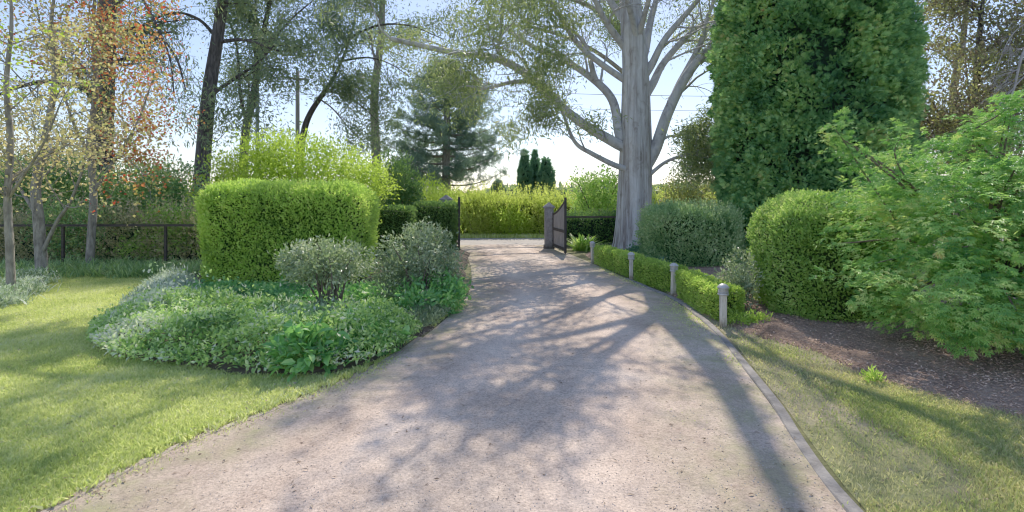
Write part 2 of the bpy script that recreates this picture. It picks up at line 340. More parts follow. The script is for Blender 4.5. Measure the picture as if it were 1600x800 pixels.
# ------------------------------------------------------------------ camera, sky, sun
sc = bpy.context.scene
cam = bpy.data.cameras.new('camera'); co = bpy.data.objects.new('camera', cam); C.objects.link(co)
cam.sensor_width = 36; cam.lens = 36 * F / 1600; cam.shift_y = -(400 - HOR) / 1600; cam.clip_end = 3000; cam.clip_start = .05
co.location = (0, 0, EYE); co.rotation_euler = (PI / 2, 0, 0); sc.camera = co
SUN_EL = math.radians(46); SUN_AZ = math.radians(9)     # azimuth from +Y towards +X
sd = Vector((math.sin(SUN_AZ) * math.cos(SUN_EL), math.cos(SUN_AZ) * math.cos(SUN_EL), math.sin(SUN_EL)))
w = bpy.data.worlds.new('World'); sc.world = w; w.use_nodes = True
nt = w.node_tree; bg = nt.nodes['Background']
sky = nt.nodes.new('ShaderNodeTexSky'); sky.sky_type = 'NISHITA'; sky.sun_disc = False
sky.sun_elevation = SUN_EL; sky.sun_rotation = SUN_AZ; sky.air_density = 1.15; sky.dust_density = 0.35; sky.ozone_density = 1.2
nt.links.new(mixc(nt, 1.0, sky.outputs[0], (.97, .965, 1.10), 'MULTIPLY'), bg.inputs['Color']); bg.inputs['Strength'].default_value = .15
sl = bpy.data.lights.new('sun', 'SUN'); so = bpy.data.objects.new('sun', sl); C.objects.link(so)
sl.energy = 5.0; sl.angle = math.radians(.45); sl.color = (1, .925, .81)
so.rotation_euler = sd.to_track_quat('Z', 'Y').to_euler(); so.location = (0, 0, 30)
sc.view_settings.view_transform = 'Standard'; sc.view_settings.look = 'None'; sc.view_settings.exposure = 0; sc.view_settings.gamma = 1.36
cy = sc.cycles
cy.max_bounces = 7; cy.diffuse_bounces = 4; cy.glossy_bounces = 2; cy.transmission_bounces = 4; cy.transparent_max_bounces = 4
cy.use_denoising = True; cy.filter_width = 1.1
try: cy.denoising_prefilter = 'ACCURATE'
except Exception: pass

# ------------------------------------------------------------------ ground sheets
def polysheet(pts, z, hfun=None, step=None):
    """a filled outline as a triangulated sheet"""
    import mathutils.geometry as mg
    tri = mg.tessellate_polygon([[Vector((p[0], p[1], 0)) for p in pts]])
    v = np.array([(p[0], p[1], z) for p in pts])
    mb = MB(); t = np.array([list(x) for x in tri])
    for i in range(len(t)):
        a, b, c = v[t[i]]
        if np.cross(b - a, c - a)[2] < 0: t[i] = t[i][::-1]
    mb.add(v, t); return mb
def inpoly(P, poly):
    x, y = P[:, 0], P[:, 1]; r = np.zeros(len(P), bool); n = len(poly)
    for i in range(n):
        x0, y0 = poly[i][:2]; x1, y1 = poly[(i + 1) % n][:2]
        c = ((y0 > y) != (y1 > y)) & (x < (x1 - x0) * (y - y0) / (y1 - y0 + 1e-12) + x0)
        r ^= c
    return r
def edgedist(P, poly):
    d = np.full(len(P), 1e9); n = len(poly)
    for i in range(n):
        a = np.array(poly[i][:2], float); b = np.array(poly[(i + 1) % n][:2], float); ab = b - a
        t = np.clip(((P[:, :2] - a) @ ab) / (ab @ ab + 1e-12), 0, 1)
        d = np.minimum(d, np.linalg.norm(P[:, :2] - a - t[:, None] * ab, axis=1))
    return d
def wob(poly, seed, amp=.03, per=5):
    q = spline(np.array([(p[0], p[1], 0) for p in poly] + [(poly[0][0], poly[0][1], 0)]), per)[:-1]
    n = Noise(seed); q[:, 0] += n(q, 4) * amp; q[:, 1] += n(q + 9, 4) * amp
    return q[:, :2]

tag(polysheet([(-700, -300), (700, -300), (700, 900), (-700, 900)], 0).build('ground', M['ground']), kind='structure')

DL = spline([(-2.75, .6, 0), (-2.66, 1.8, 0), (-2.54, 2.86, 0), (-2.30, 3.68, 0), (-1.96, 4.24, 0), (-1.38, 5.38, 0), (-1.02, 7.0, 0), (-.80, 9.2, 0), (-.95, 12, 0), (-1.3, 15, 0), (-1.75, 17.6, 0), (-2.1, 19, 0)], 8)
DR = spline([(1.62, .6, 0), (1.75, 1.8, 0), (1.86, 2.86, 0), (2.03, 3.68, 0), (2.18, 4.3, 0), (2.36, 5.2, 0), (2.60, 6.4, 0), (2.72, 7.7, 0), (2.74, 9.0, 0), (2.48, 11, 0), (2.12, 14, 0), (1.6, 17.4, 0), (1.5, 19, 0)], 8)
def resample(c, n):
    s = np.concatenate([[0], np.cumsum(np.linalg.norm(np.diff(c, axis=0), axis=1))]); t = np.linspace(0, s[-1], n)
    return np.stack([np.interp(t, s, c[:, k]) for k in range(3)], 1)
DL = resample(DL, 90); DR = resample(DR, 90)
mb = MB(); k = 22; t = np.linspace(0, 1, k)
v = DL[:, None] * (1 - t)[None, :, None] + DR[:, None] * t[None, :, None]
v[..., 2] = .008 + .035 * np.sin(t * PI)[None] ** .8
e = np.clip(np.maximum(1 - t / .22, 1 - (1 - t) / .30), 0, 1)
i = np.arange(89)[:, None] * k; j = np.arange(k - 1)[None]
mb.add(v.reshape(-1, 3), np.stack([i + j, i + j + 1, i + k + j + 1, i + k + j], -1).reshape(-1, 4), np.tile(e, 90), 0, True)
dr = tag(mb.build('driveway', M['gravel']), kind='structure')
tk = np.exp(-((t - .30) / .075) ** 2) + np.exp(-((t - .66) / .075) ** 2)
at_ = dr.data.attributes.new('track', 'FLOAT', 'POINT'); at_.data.foreach_set('value', np.tile(tk, 90).astype(np.float32))
tag(polysheet([(-40, 19.0), (-2.1, 18.9), (1.5, 18.9), (40, 19.0), (40, 22.6), (-40, 22.6)], .006).build('road', M['road']), kind='structure')

M['kerb_dirty'] = solid('dirty edging', [(.30, (.26, .205, .15)), (.5, (.42, .34, .27)), (.7, (.52, .45, .37))], 4, (1, 1, 1), .95, .6, 40, 8)
def kerb(curve, width, h, side, i0, i1, name, seed, mat='concrete'):
    mb = MB(); c = curve[i0:i1]
    tg = unit(np.gradient(c, axis=0)); nr = np.stack([tg[:, 1], -tg[:, 0], 0 * tg[:, 0]], 1) * side
    nz = Noise(seed); wv = width * (1 + .10 * nz(c, 3)[:, None]); a = c + nr * .03 * nz(c + 5, 3)[:, None]; b = a + nr * wv
    hh = h + .008 * nz(c + 2, 5)
    up = lambda p, z: np.stack([p[:, 0], p[:, 1], z], 1)
    rows = [up(a, 0 * hh), up(a, hh - .012), up(a + (b - a) * .1, hh), up(a + (b - a) * .9, hh), up(b, hh - .012), up(b, 0 * hh)]
    n = len(c); v = np.concatenate(rows); f = []
    for r in range(5):
        for q in range(n - 1):
            ff = [r * n + q, r * n + q + 1, (r + 1) * n + q + 1, (r + 1) * n + q]
            f.append(ff if side < 0 else ff[::-1])
    mb.add(v, f, .5, 0, False)
    tag(mb.build(name, M[mat]), kind='structure')
kerb(DR, .09, .018, 1, 0, 52, 'kerb', 3)
kerb(DL, .07, .008, -1, 0, 30, 'kerb', 4, 'kerb_dirty')

LAWN = [tuple(p) for p in (DL[::-1][52:, :2] + np.array([-.10, 0]))]      # along the drive, towards the camera
BED = wob([(-5.5, 6.75), (-4.9, 5.95), (-4.1, 5.5), (-3.2, 5.2), (-2.5, 5.03), (-1.95, 4.98), (-1.55, 5.25), (-1.28, 6.0), (-1.05, 7.2), (-.92, 8.4), (-.95, 10.5), (-1.2, 13.5), (-1.8, 17), (-6, 15), (-8.6, 13.2), (-7.6, 10.8), (-6.7, 9.0), (-6.0, 7.8)], 11, .05)
lawn_poly = [(-.0 + p[0], p[1]) for p in LAWN] + [(-14, .6), (-16, 4), (-16, 12), (-8, 12.4), (-6, 8), (-3, 6), (-1.4, 5.4)]
tag(polysheet(lawn_poly, .004).build('lawn', M['lawn']), kind='structure')

def mound(poly, step, hf, z0, name, mat, seed):
    P = np.array(poly); x0, y0 = P[:, :2].min(0); x1, y1 = P[:, :2].max(0)
    xs = np.arange(x0, x1 + step, step); ys = np.arange(y0, y1 + step, step)
    X, Y = np.meshgrid(xs, ys); Q = np.stack([X.ravel(), Y.ravel()], 1)
    ins = inpoly(Q, poly); ed = np.where(ins, edgedist(Q, poly), 0)
    nz = Noise(seed); z = np.where(ins, z0 + hf(ed, Q, nz), -.05)
    nx = len(xs); ny = len(ys)
    i = np.arange(ny - 1)[:, None] * nx; j = np.arange(nx - 1)[None]
    f = np.stack([i + j, i + j + 1, i + nx + j + 1, i + nx + j], -1).reshape(-1, 4)
    f = f[ins[f].any(1)]
    mb = MB(); mb.add(np.stack([Q[:, 0], Q[:, 1], z], 1), f, .5, 0, True)
    return tag(mb.build(name, mat), kind='structure')
mound(BED, .12, lambda e, q, n: np.minimum(e * .35, .10) + .015 * n(np.c_[q, 0 * q[:, :1]], 6), .012, 'garden_bed', M['soil'], 5)
MUL = wob([(2.86, 7.2), (3.05, 6.55), (3.35, 5.9), (3.45, 5.2), (3.65, 4.55), (4.0, 4.1), (4.5, 3.7), (5.6, 3.3), (9, 2.6), (13, 3), (13, 16.5), (4.6, 16.8), (2.45, 16.4), (2.35, 14), (2.62, 11.2), (2.9, 9.2)], 12, .06)
mound(MUL, .12, lambda e, q, n: np.minimum(e * .16, .09) + .022 * n(np.c_[q, 0 * q[:, :1]], 5) * np.clip(e * 3, 0, 1), .012, 'mulch_bed', M['mulch'], 6)
VER = [(p[0] + .115, p[1]) for p in DR[:44:2, :2]] + [(2.95, 7.2), (3.2, 6.7), (3.7, 5.9), (4.2, 5), (5, 4.5), (7, 4.2), (10, 3.6), (10, .6)]
tag(polysheet(VER, .004).build('grass_verge', M['verge']), kind='structure')
tag(polysheet([(-40, 22.6), (40, 22.6), (40, 26), (-40, 26)], .007).build('roadside_grass', M['lawn']), kind='structure')

# grass blades -------------------------------------------------------------
def sample_poly(rng, poly, n, dens=None):
    P = np.array(poly)[:, :2]; lo = P.min(0); hi = P.max(0); out = []; got = 0
    while got < n:
        q = rng.uniform(lo, hi, (n * 2, 2)); q = q[inpoly(q, poly)]
        if dens is not None: q = q[rng.random(len(q)) < dens(q)]
        out.append(q); got += len(q)
    return np.concatenate(out)[:n]
def blades(rng, q, z, h, wd, mb, lean=.6, rnd=None):
    n = len(q); a = rng.uniform(0, 2 * PI, n)
    d = np.stack([np.cos(a) * lean * rng.random(n), np.sin(a) * lean * rng.random(n), np.ones(n)], 1); d = unit(d)
    s = np.stack([-np.sin(a), np.cos(a), 0 * a], 1); s2 = unit(np.stack([np.cos(a + 1.3), np.sin(a + 1.3), 0 * a], 1))
    p = np.c_[q, np.broadcast_to(z, (n,))]; h = np.broadcast_to(h, (n,))[:, None]; wd = np.broadcast_to(wd, (n,))[:, None]
    v = np.stack([p - s2 * wd / 2, p + s2 * wd / 2, p + d * h * .6 + s2 * wd * .2 , p + d * h + s * h * .25 * rng.normal(size=(n, 1))], 1)
    f = np.arange(n)[:, None] * 4 + np.array([[0, 1, 2, 3]])
    mb.add(v.reshape(-1, 3), f, np.repeat(rng.random(n) if rnd is None else rnd, 4))
rng = np.random.default_rng(1)
infr = lambda q: (np.abs(q[:, 0]) < q[:, 1] * 1.08 + .4) & (q[:, 1] > 2.4)
nz = Noise(21)
lawn_d = lambda q: np.clip((3.2 / np.maximum(q[:, 1], 1.5)) ** 1.5, .05, 1) * infr(q) * ~(inpoly(q, BED) & (edgedist(q, BED) > .09))
q = sample_poly(rng, lawn_poly, 230000, lawn_d)
mb = MB(); far = np.clip(q[:, 1] / 4, .8, 2.6)
pn = nz(np.c_[q, 0 * q[:, :1]], 2.2)
blades(rng, q, 0.002, (.028 + .02 * rng.random(len(q))) * (1 + .35 * pn), .0042 * far, mb, 1.1, np.clip(.45 + .2 * pn + .16 * Noise(26)(np.c_[q, 0 * q[:, :1]], 7) + .27 * rng.normal(size=len(q)), 0, 1))
si = rng.integers(4, 46, 9000); qe = DL[si][:, :2] + np.c_[-.03 - np.abs(rng.normal(0, .07, 9000)), rng.normal(0, .06, 9000)]
qe = qe[Noise(33)(np.c_[qe, 0 * qe[:, :1]], 2.5) > -.35]
blades(rng, qe, .004, .03 + .035 * rng.random(len(qe)), .006, mb, 1.3)
tag(mb.build('grass', M['grass']), 'mown lawn grass sweeping round the island bed, sunlit with streaks of shade', 'grass', kind='stuff')
# verge grass: patchy, drier near the kerb
vd = lambda q: np.clip((3.4 / np.maximum(q[:, 1], 1.5)) ** 1.4, .05, 1) * infr(q) * np.clip(.42 + .9 * Noise(23)(np.c_[q, 0 * q[:, :1]], 2.6) + .5 * (q[:, 0] - 2.8 + .12 * (3.5 - q[:, 1])) - .36 * np.maximum(q[:, 1] - 3.8, 0), .07, 1) * ~(inpoly(q, MUL) & (edgedist(q, MUL) > .25))
q = sample_poly(rng, VER, 85000, vd)
mb = MB(); pn = Noise(23)(np.c_[q, 0 * q[:, :1]], 2.6)
blades(rng, q, .003, (.016 + .03 * rng.random(len(q))), .0034 * np.clip(q[:, 1] / 4, .8, 2), mb, 1.1, np.clip(.5 - .22 * pn - .12 * (q[:, 0] - 3.2) + .28 * rng.normal(size=len(q)), 0, 1))
tag(mb.build('grass', M['dry_grass']), 'patchy half dry grass between the kerb and the bark mulch', 'grass', kind='stuff')
# roadside grass
q = rng.uniform((-8, 22.4), (12, 23.4), (9000, 2)); mb = MB()
blades(rng, q, .0, .10 + .12 * rng.random(len(q)), .03, mb, .8)
tag(mb.build('grass', M['grass']), 'rough grass along the foot of the golden hedge beyond the road', 'grass', kind='stuff')
# mossy edges of drive: small tufts
mb = MB()
s = rng.integers(0, 60, 2600); q = DR[s][:, :2] + np.c_[-np.abs(rng.normal(0, .10, 2600)), rng.normal(0, .12, 2600)]
s2 = rng.integers(0, 40, 2600); q2 = DL[s2][:, :2] + np.c_[np.abs(rng.normal(-.02, .07, 2600)), rng.normal(0, .12, 2600)]
q3 = rng.normal((2.25, 7.6), (.22, .5), (2500, 2))
q = np.concatenate([q, q2]); q = q[Noise(31)(np.c_[q, 0 * q[:, :1]], 3) > .05]
q4 = np.concatenate([rng.normal(c_, (.10, .14), (160, 2)) for c_ in ((-.12, 3.75), (.1, 4.2), (-.5, 4.9), (.75, 3.35), (.4, 6.2), (1.3, 4.1))])
q = np.concatenate([q, q3, q4])
blades(rng, q, .012, .012 + .02 * rng.random(len(q)), .006 * np.clip(q[:, 1] / 4, .8, 2), mb, 1.3)
tag(mb.build('weeds', M['grass']), 'sparse moss and grass creeping over the edges of the gravel drive', 'weeds', kind='stuff')
# pebbles, fallen leaves, chips
def inside_drive(rng, n, pw=1.3):
    y = 2.6 + 13 * rng.random(n) ** 2.2; i = np.clip(np.searchsorted(DL[:, 1], y), 0, 89); i2 = np.clip(np.searchsorted(DR[:, 1], y), 0, 89)
    u = rng.random(n); return np.stack([DL[i, 0] * (1 - u) + DR[i2, 0] * u, y], 1), u
q, u = inside_drive(rng, 16000)
mb = MB(); z = .006 + .035 * np.sin(u * PI) ** .8
tet = (np.array([(0, 0, .7), (-.5, -.3, 0), (.5, -.35, 0), (.1, .5, 0), (.3, .1, .6)], float), np.array([(0, 1, 2), (0, 2, 4), (4, 2, 3), (0, 4, 3), (0, 3, 1)]))
a = rng.uniform(0, 2 * PI, len(q)); d = np.stack([np.cos(a), np.sin(a), 0 * a], 1)
scatter(mb, rng, np.c_[q, z], d, np.tile([0, 0, 1.0], (len(q), 1)), .004 + .008 * rng.random(len(q)) ** 2, 1.0, tet)
tag(mb.build('gravel', M['stone']), 'loose small stones lying over the gravel drive', 'gravel', kind='stuff')
def litter(q, z, size, mat, name, label, cat, width=.4, flat=.35):
    mb = MB(); n = len(q); a = rng.uniform(0, 2 * PI, n)
    d = unit(np.stack([np.cos(a), np.sin(a), rng.normal(0, flat * .6, n)], 1)); nr = unit(np.c_[rng.normal(0, flat, (n, 2)), np.ones(n)])
    scatter(mb, rng, np.c_[q, np.broadcast_to(z, (n,))], d, nr, size * (.5 + rng.random(n)), width * (.6 + .8 * rng.random(n)))
    return tag(mb.build(name, mat), label, cat, kind='stuff')
q, u = inside_drive(rng, 2200); keep = rng.random(2200) < (.18 + .7 * (np.abs(u - .5) * 2) ** 2); q = q[keep]; u = u[keep]
litter(q, .014 + .035 * np.sin(u * PI) ** .8, .03, M['litter'], 'leaf_litter', 'scattered fallen leaves and twigs on the gravel drive', 'fallen leaves', .3)
q = sample_poly(rng, MUL, 60000, lambda q: np.clip((4.5 / np.maximum(q[:, 1], 1.5)) ** 1.6, .03, 1) * infr(q))
ed = edgedist(q, MUL)
zc = .016 + np.minimum(ed * .16, .09) + .022 * Noise(6)(np.c_[q, 0 * q[:, :1]], 5) * np.clip(ed * 3, 0, 1)
litter(q, zc + .012 * rng.random(len(q)), .027, M['chips'], 'mulch', 'brown bark chips and dry leaves under the maple and round bush', 'bark mulch', .34, .6)
si = rng.integers(2, 50, 2600); q = DL[si][:, :2] + np.c_[-.02 + rng.normal(-.06, .12, 2600), rng.normal(0, .08, 2600)]
litter(q, .022, .024, M['litter'], 'leaf_litter', 'dry leaf crumbs and grass clippings along the lawn edge of the drive', 'fallen leaves', .3)
q = sample_poly(rng, lawn_poly, 900, lambda q: infr(q) * ~inpoly(q, BED) * np.clip(4 / q[:, 1], .1, 1))
litter(q, .03, .026, M['litter'], 'leaf_litter', 'odd fallen leaves dotted over the mown lawn', 'fallen leaves', .4)
q = sample_poly(rng, VER, 5200, lambda q: np.clip((4.5 / np.maximum(q[:, 1], 1.5)) ** 1.6, .03, 1) * infr(q) * np.exp(-edgedist(q, MUL) * 1.5))
litter(q, .014, .022, M['litter'], 'leaf_litter', 'fallen leaves and chips strewn over the grass beside the mulch', 'fallen leaves', .35)

# ------------------------------------------------------------------ plant builders
def rbox_pts(rng, n, w, d, h, r, taper=0.0):
    """points and normals on a round-cornered block standing on the ground (no underside)"""
    hx, hy, hz = w / 2, d / 2, h / 2
    A = np.array([h * d, h * d, h * w, h * w, w * d]); f = rng.choice(5, n, p=A / A.sum())
    u = rng.uniform(-1, 1, (n, 3)) * np.array([hx, hy, hz])
    u[f == 0, 0] = -hx; u[f == 1, 0] = hx; u[f == 2, 1] = -hy; u[f == 3, 1] = hy; u[f == 4, 2] = hz
    return rbox_round(u, hx, hy, hz, r, taper)
def rbox_round(u, hx, hy, hz, r, taper=0.0):
    inner = np.clip(u, [-hx + r, -hy + r, -hz + r * .4], [hx - r, hy - r, hz - r])
    nr = unit(u - inner + 1e-6); p = inner + nr * r
    p[:, 2] += hz
    k = 1 - taper * (1 - p[:, 2] / (2 * hz)) ** 2
    p[:, 0] *= k; p[:, 1] *= k
    return p, nr
def place(p, c, rot):
    ca, sa = math.cos(rot), math.sin(rot); q = p.copy()
    q[:, 0] = p[:, 0] * ca - p[:, 1] * sa + c[0]; q[:, 1] = p[:, 0] * sa + p[:, 1] * ca + c[1]; q[:, 2] = p[:, 2] + (c[2] if len(c) > 2 else 0)
    return q
def hedge(name, label, cat, c, size, r, rot, n, ls, mat, core='core_green', seed=0, bump=.05, bf=3.0, taper=.05, group=None, tmpl=T_DIAMOND, lw=.5, sprigs=0, shag=.03, hair=0, holes=2.0):
    rng = np.random.default_rng(seed); nz = Noise(seed + 100); w, d, h = size
    mb = MB()
    g = 14; a = np.linspace(-1, 1, g)
    faces = []
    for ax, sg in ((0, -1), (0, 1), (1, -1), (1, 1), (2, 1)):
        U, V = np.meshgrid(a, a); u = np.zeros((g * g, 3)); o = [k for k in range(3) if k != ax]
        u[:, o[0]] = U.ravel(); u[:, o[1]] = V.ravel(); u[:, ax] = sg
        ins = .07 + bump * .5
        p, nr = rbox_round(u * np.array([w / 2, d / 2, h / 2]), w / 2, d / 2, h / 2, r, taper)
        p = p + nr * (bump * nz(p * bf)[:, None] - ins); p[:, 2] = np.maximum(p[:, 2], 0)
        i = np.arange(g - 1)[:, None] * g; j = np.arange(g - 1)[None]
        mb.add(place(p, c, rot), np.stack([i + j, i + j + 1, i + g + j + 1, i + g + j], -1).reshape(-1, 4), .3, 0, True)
    p, nr = rbox_pts(rng, n, w, d, h, r, taper)
    if holes < 2:      # thin spots where the dark inside shows
        ho = nz(p * 3.3 + 11) + .6 * nz(p * 9 + 2); k_ = (ho < holes) | (rng.random(n) < .35); p = p[k_]; nr = nr[k_]; n = len(p)
    lump = nz(p * bf); fine = nz(p * bf * 4.7 + 3)
    p = p + nr * (bump * lump + bump * .45 * fine + rng.normal(0, shag, n) - np.abs(rng.normal(0, shag, n)))[:, None]
    p[:, 2] = np.maximum(p[:, 2], .01)
    dd = unit(nr * .7 + rdir(rng, n) * .85 + np.array([0, 0, .35])); nn = unit(nr * .5 + rdir(rng, n))
    rot_d = place(dd, (0, 0), rot); rot_n = place(nn, (0, 0), rot)
    scatter(mb, rng, place(p, c, rot), rot_d, rot_n, ls * (.6 + .8 * rng.random(n)), lw, tmpl, np.clip(.42 + .16 * lump + .13 * fine + .2 * rng.normal(size=n), 0, 1), 1)
    if sprigs:
        p, nr = rbox_pts(rng, sprigs, w, d, h, r, taper); k = 7
        up = unit(nr * .6 + np.array([0, 0, .7]) + rdir(rng, sprigs) * .3); L = rng.random(sprigs) * hair
        for q in range(k):
            pp = p + up * (L * q / (k - 1))[:, None]
            dd = unit(up + rdir(rng, sprigs) * .8)
            scatter(mb, rng, place(pp, c, rot), place(dd, (0, 0), rot), rdir(rng, sprigs), ls * (.6 + .6 * rng.random(sprigs)), lw, tmpl, np.clip(.75 + .2 * rng.normal(size=sprigs), 0, 1), 1)
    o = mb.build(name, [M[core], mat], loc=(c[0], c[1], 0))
    return tag(o, label, cat, group)

def grow(rng, p0, d0, L, r0, lev, cfg, tubes, tips):
    n = max(3, int(round(L / cfg.get('seg', .35)))); n = min(n, 14)
    p = np.array(p0, float); d = np.array(d0, float); P = [p.copy()]; D = [d.copy()]
    wobv = cfg.get('wob', .18); up = cfg['up'][min(lev, len(cfg['up']) - 1)]
    for i in range(n):
        d = d + rng.normal(size=3) * wobv + np.array([0, 0, up]); d /= np.linalg.norm(d)
        p = p + d * L / n; P.append(p.copy()); D.append(d.copy())
    P = np.array(P); r1 = r0 * cfg.get('tip', .35)
    tubes.append((P, np.linspace(r0, max(r1, cfg.get('rmin', .003)), n + 1)))
    spawn(rng, P, D, L, r0, lev, cfg, tubes, tips)
def spawn(rng, P, D, L, r0, lev, cfg, tubes, tips, lo=None):
    n = len(P) - 1
    if lev >= cfg['levels']:
        tips.append(P[max(1, n // 3):]); return
    nb = cfg['nb'][min(lev, len(cfg['nb']) - 1)]
    lo = cfg.get('lo', .3) if lo is None else lo
    for q in range(nb):
        t = lo + (1 - lo) * (q + rng.random()) / nb
        if q == nb - 1: t = 1.0
        i = min(n, int(t * n)); d = np.array(D[i]); 
        a = rng.uniform(*cfg.get('ang', (.4, .9))); ax = rng.normal(size=3); s = ax - d * np.dot(ax, d); s /= np.linalg.norm(s) + 1e-9
        nd = d * math.cos(a) + s * math.sin(a)
        rr = (r0 * (1 - t) + r0 * cfg.get('tip', .35) * t) * cfg.get('rk', .75)
        grow(rng, P[i], nd, L * cfg.get('lk', .6) * rng.uniform(.7, 1.2) * (1.15 - .4 * t), rr, lev + 1, cfg, tubes, tips)

def leaf_tips(mb, rng, tips, per, spread, size, width, droop=0.0, tmpl=T_DIAMOND, flat=0.0, mat=0, bias=None, drop=None):
    if not tips: return
    P = np.concatenate(tips)
    if drop is not None: P = P[rng.random(len(P)) > drop(P)]
    Q = np.repeat(P, per, 0); n = len(Q)
    sp = np.array([1, 1, .75]) if np.isscalar(spread) else np.ones(3)
    Q = Q + rng.normal(size=(n, 3)) * spread * sp
    if droop: Q[:, 2] -= np.abs(rng.normal(0, 1, n)) * droop * .25
    d = rdir(rng, n) + np.array([0, 0, -droop * 2.2]); nn = rdir(rng, n) + np.array([0, 0, flat * 3])
    r = np.clip(np.repeat(rng.normal(.5, .16, len(P)), per) + rng.normal(0, .2, n), 0, 1)
    scatter(mb, rng, Q, d, nn, size * (.6 + .8 * rng.random(n)), width, tmpl, r, mat)

def blob_shrub(name, label, cat, base, blobs, nclump, per, cs, ls, lw, mat, seed=0, stems=10, stem_mat='twig', tmpl=T_DIAMOND, shell=.35, up=.3, noise_amp=.2, flat=0., group=None, sr=.018, fill=.25, outward=.5, tufts=None):
    """a leafy plant: clumps of leaves in the outer shell of an uneven mass, on stems rising from one base"""
    rng = np.random.default_rng(seed); nz = Noise(seed + 50)
    B = np.array(blobs, float); vol = (B[:, 3] * B[:, 4] * B[:, 5]) ** .67
    k = rng.choice(len(B), nclump, p=vol / vol.sum()); u = rdir(rng, nclump)
    rr = 1 - np.abs(rng.normal(0, shell, nclump)); rr = np.where(rng.random(nclump) < fill, rng.random(nclump) ** .5, rr); rr = np.clip(rr, .05, 1.15)
    rr = rr * (1 + noise_amp * nz(u * 3 + k[:, None] * 7))
    cc = B[k, :3] + u * rr[:, None] * B[k, 3:]
    ok = cc[:, 2] > .03; cc = cc[ok]; u = u[ok]
    t = thing(name, label, cat, (base[0], base[1], 0), group)
    Q = np.repeat(cc, per, 0); U = np.repeat(u, per, 0); n = len(Q)
    Q = Q + rng.normal(size=(n, 3)) * cs; Q[:, 2] = np.maximum(Q[:, 2], .015)
    d = unit(U * outward + rdir(rng, n) * .8 + np.array([0, 0, up])); nn = unit(rdir(rng, n) + np.array([0, 0, flat * 2]) + U * .3)
    r = np.clip(np.repeat(rng.normal(.5, .16, len(cc)), per) + rng.normal(0, .19, n), 0, 1)
    mb = MB(); scatter(mb, rng, Q, d, nn, ls * (.6 + .8 * rng.random(n)), lw, tmpl, r)
    mb.build('foliage', mat, t)
    if stems:
        mb = MB()
        for i in rng.choice(len(cc), min(stems, len(cc)), replace=False):
            e = cc[i]; b = np.array([base[0], base[1], 0]) + np.r_[rng.normal(0, .06, 2), 0.0]
            m = b * .5 + e * .5 + np.array([0, 0, .12 * np.linalg.norm(e - b)]) + rng.normal(0, .05, 3)
            tube(mb, spline([b, m, e], 4), np.linspace(sr, sr * .25, 9), 5)
        mb.build('stem', M[stem_mat], t)
    return t

def tubes_mesh(tubes, k0=8):
    mb = MB()
    for P, R in tubes:
        r = R[0]; tube(mb, P, R, k0 if r > .08 else (6 if r > .03 else 4 if r > .012 else 3))
    return mb
def tree(name, label, cat, trunk_pts, trunk_r, cfg, leafmat, bark, seed, per, spread, ls, lw, droop=0, flat=0, limbs=None, group=None, tmpl=T_DIAMOND, drop=None, k0=10, lo=.4):
    """trunk through given points, side branches grown from it, leaf clumps on the twigs"""
    rng = np.random.default_rng(seed)
    P = spline(trunk_pts, 6); R = np.interp(np.linspace(0, 1, len(P)), np.linspace(0, 1, len(trunk_r)), trunk_r)
    t = thing(name, label, cat, (P[0][0], P[0][1], 0), group)
    tubes = [(P, R)]; tips = []
    D = unit(np.gradient(P, axis=0)); L = np.linalg.norm(P[-1] - P[0])
    spawn(rng, P, D, cfg.get('L0', L), R[len(R) // 2], 0, cfg, tubes, tips, lo)
    for lp, lr in (limbs or []):
        Q = spline(lp, 5); RR = np.linspace(lr, lr * .35, len(Q)); tubes.append((Q, RR))
        spawn(rng, Q, unit(np.gradient(Q, axis=0)), cfg.get('limbL', np.linalg.norm(Q[-1] - Q[0])), lr * .8, 1, cfg, tubes, tips, .3)
    tubes_mesh(tubes, k0).build('trunk', bark, t)
    mb = MB(); leaf_tips(mb, rng, tips, per, spread, ls, lw, droop, tmpl, flat, drop=drop)
    if mb.n: mb.build('crown', leafmat, t)
    return t

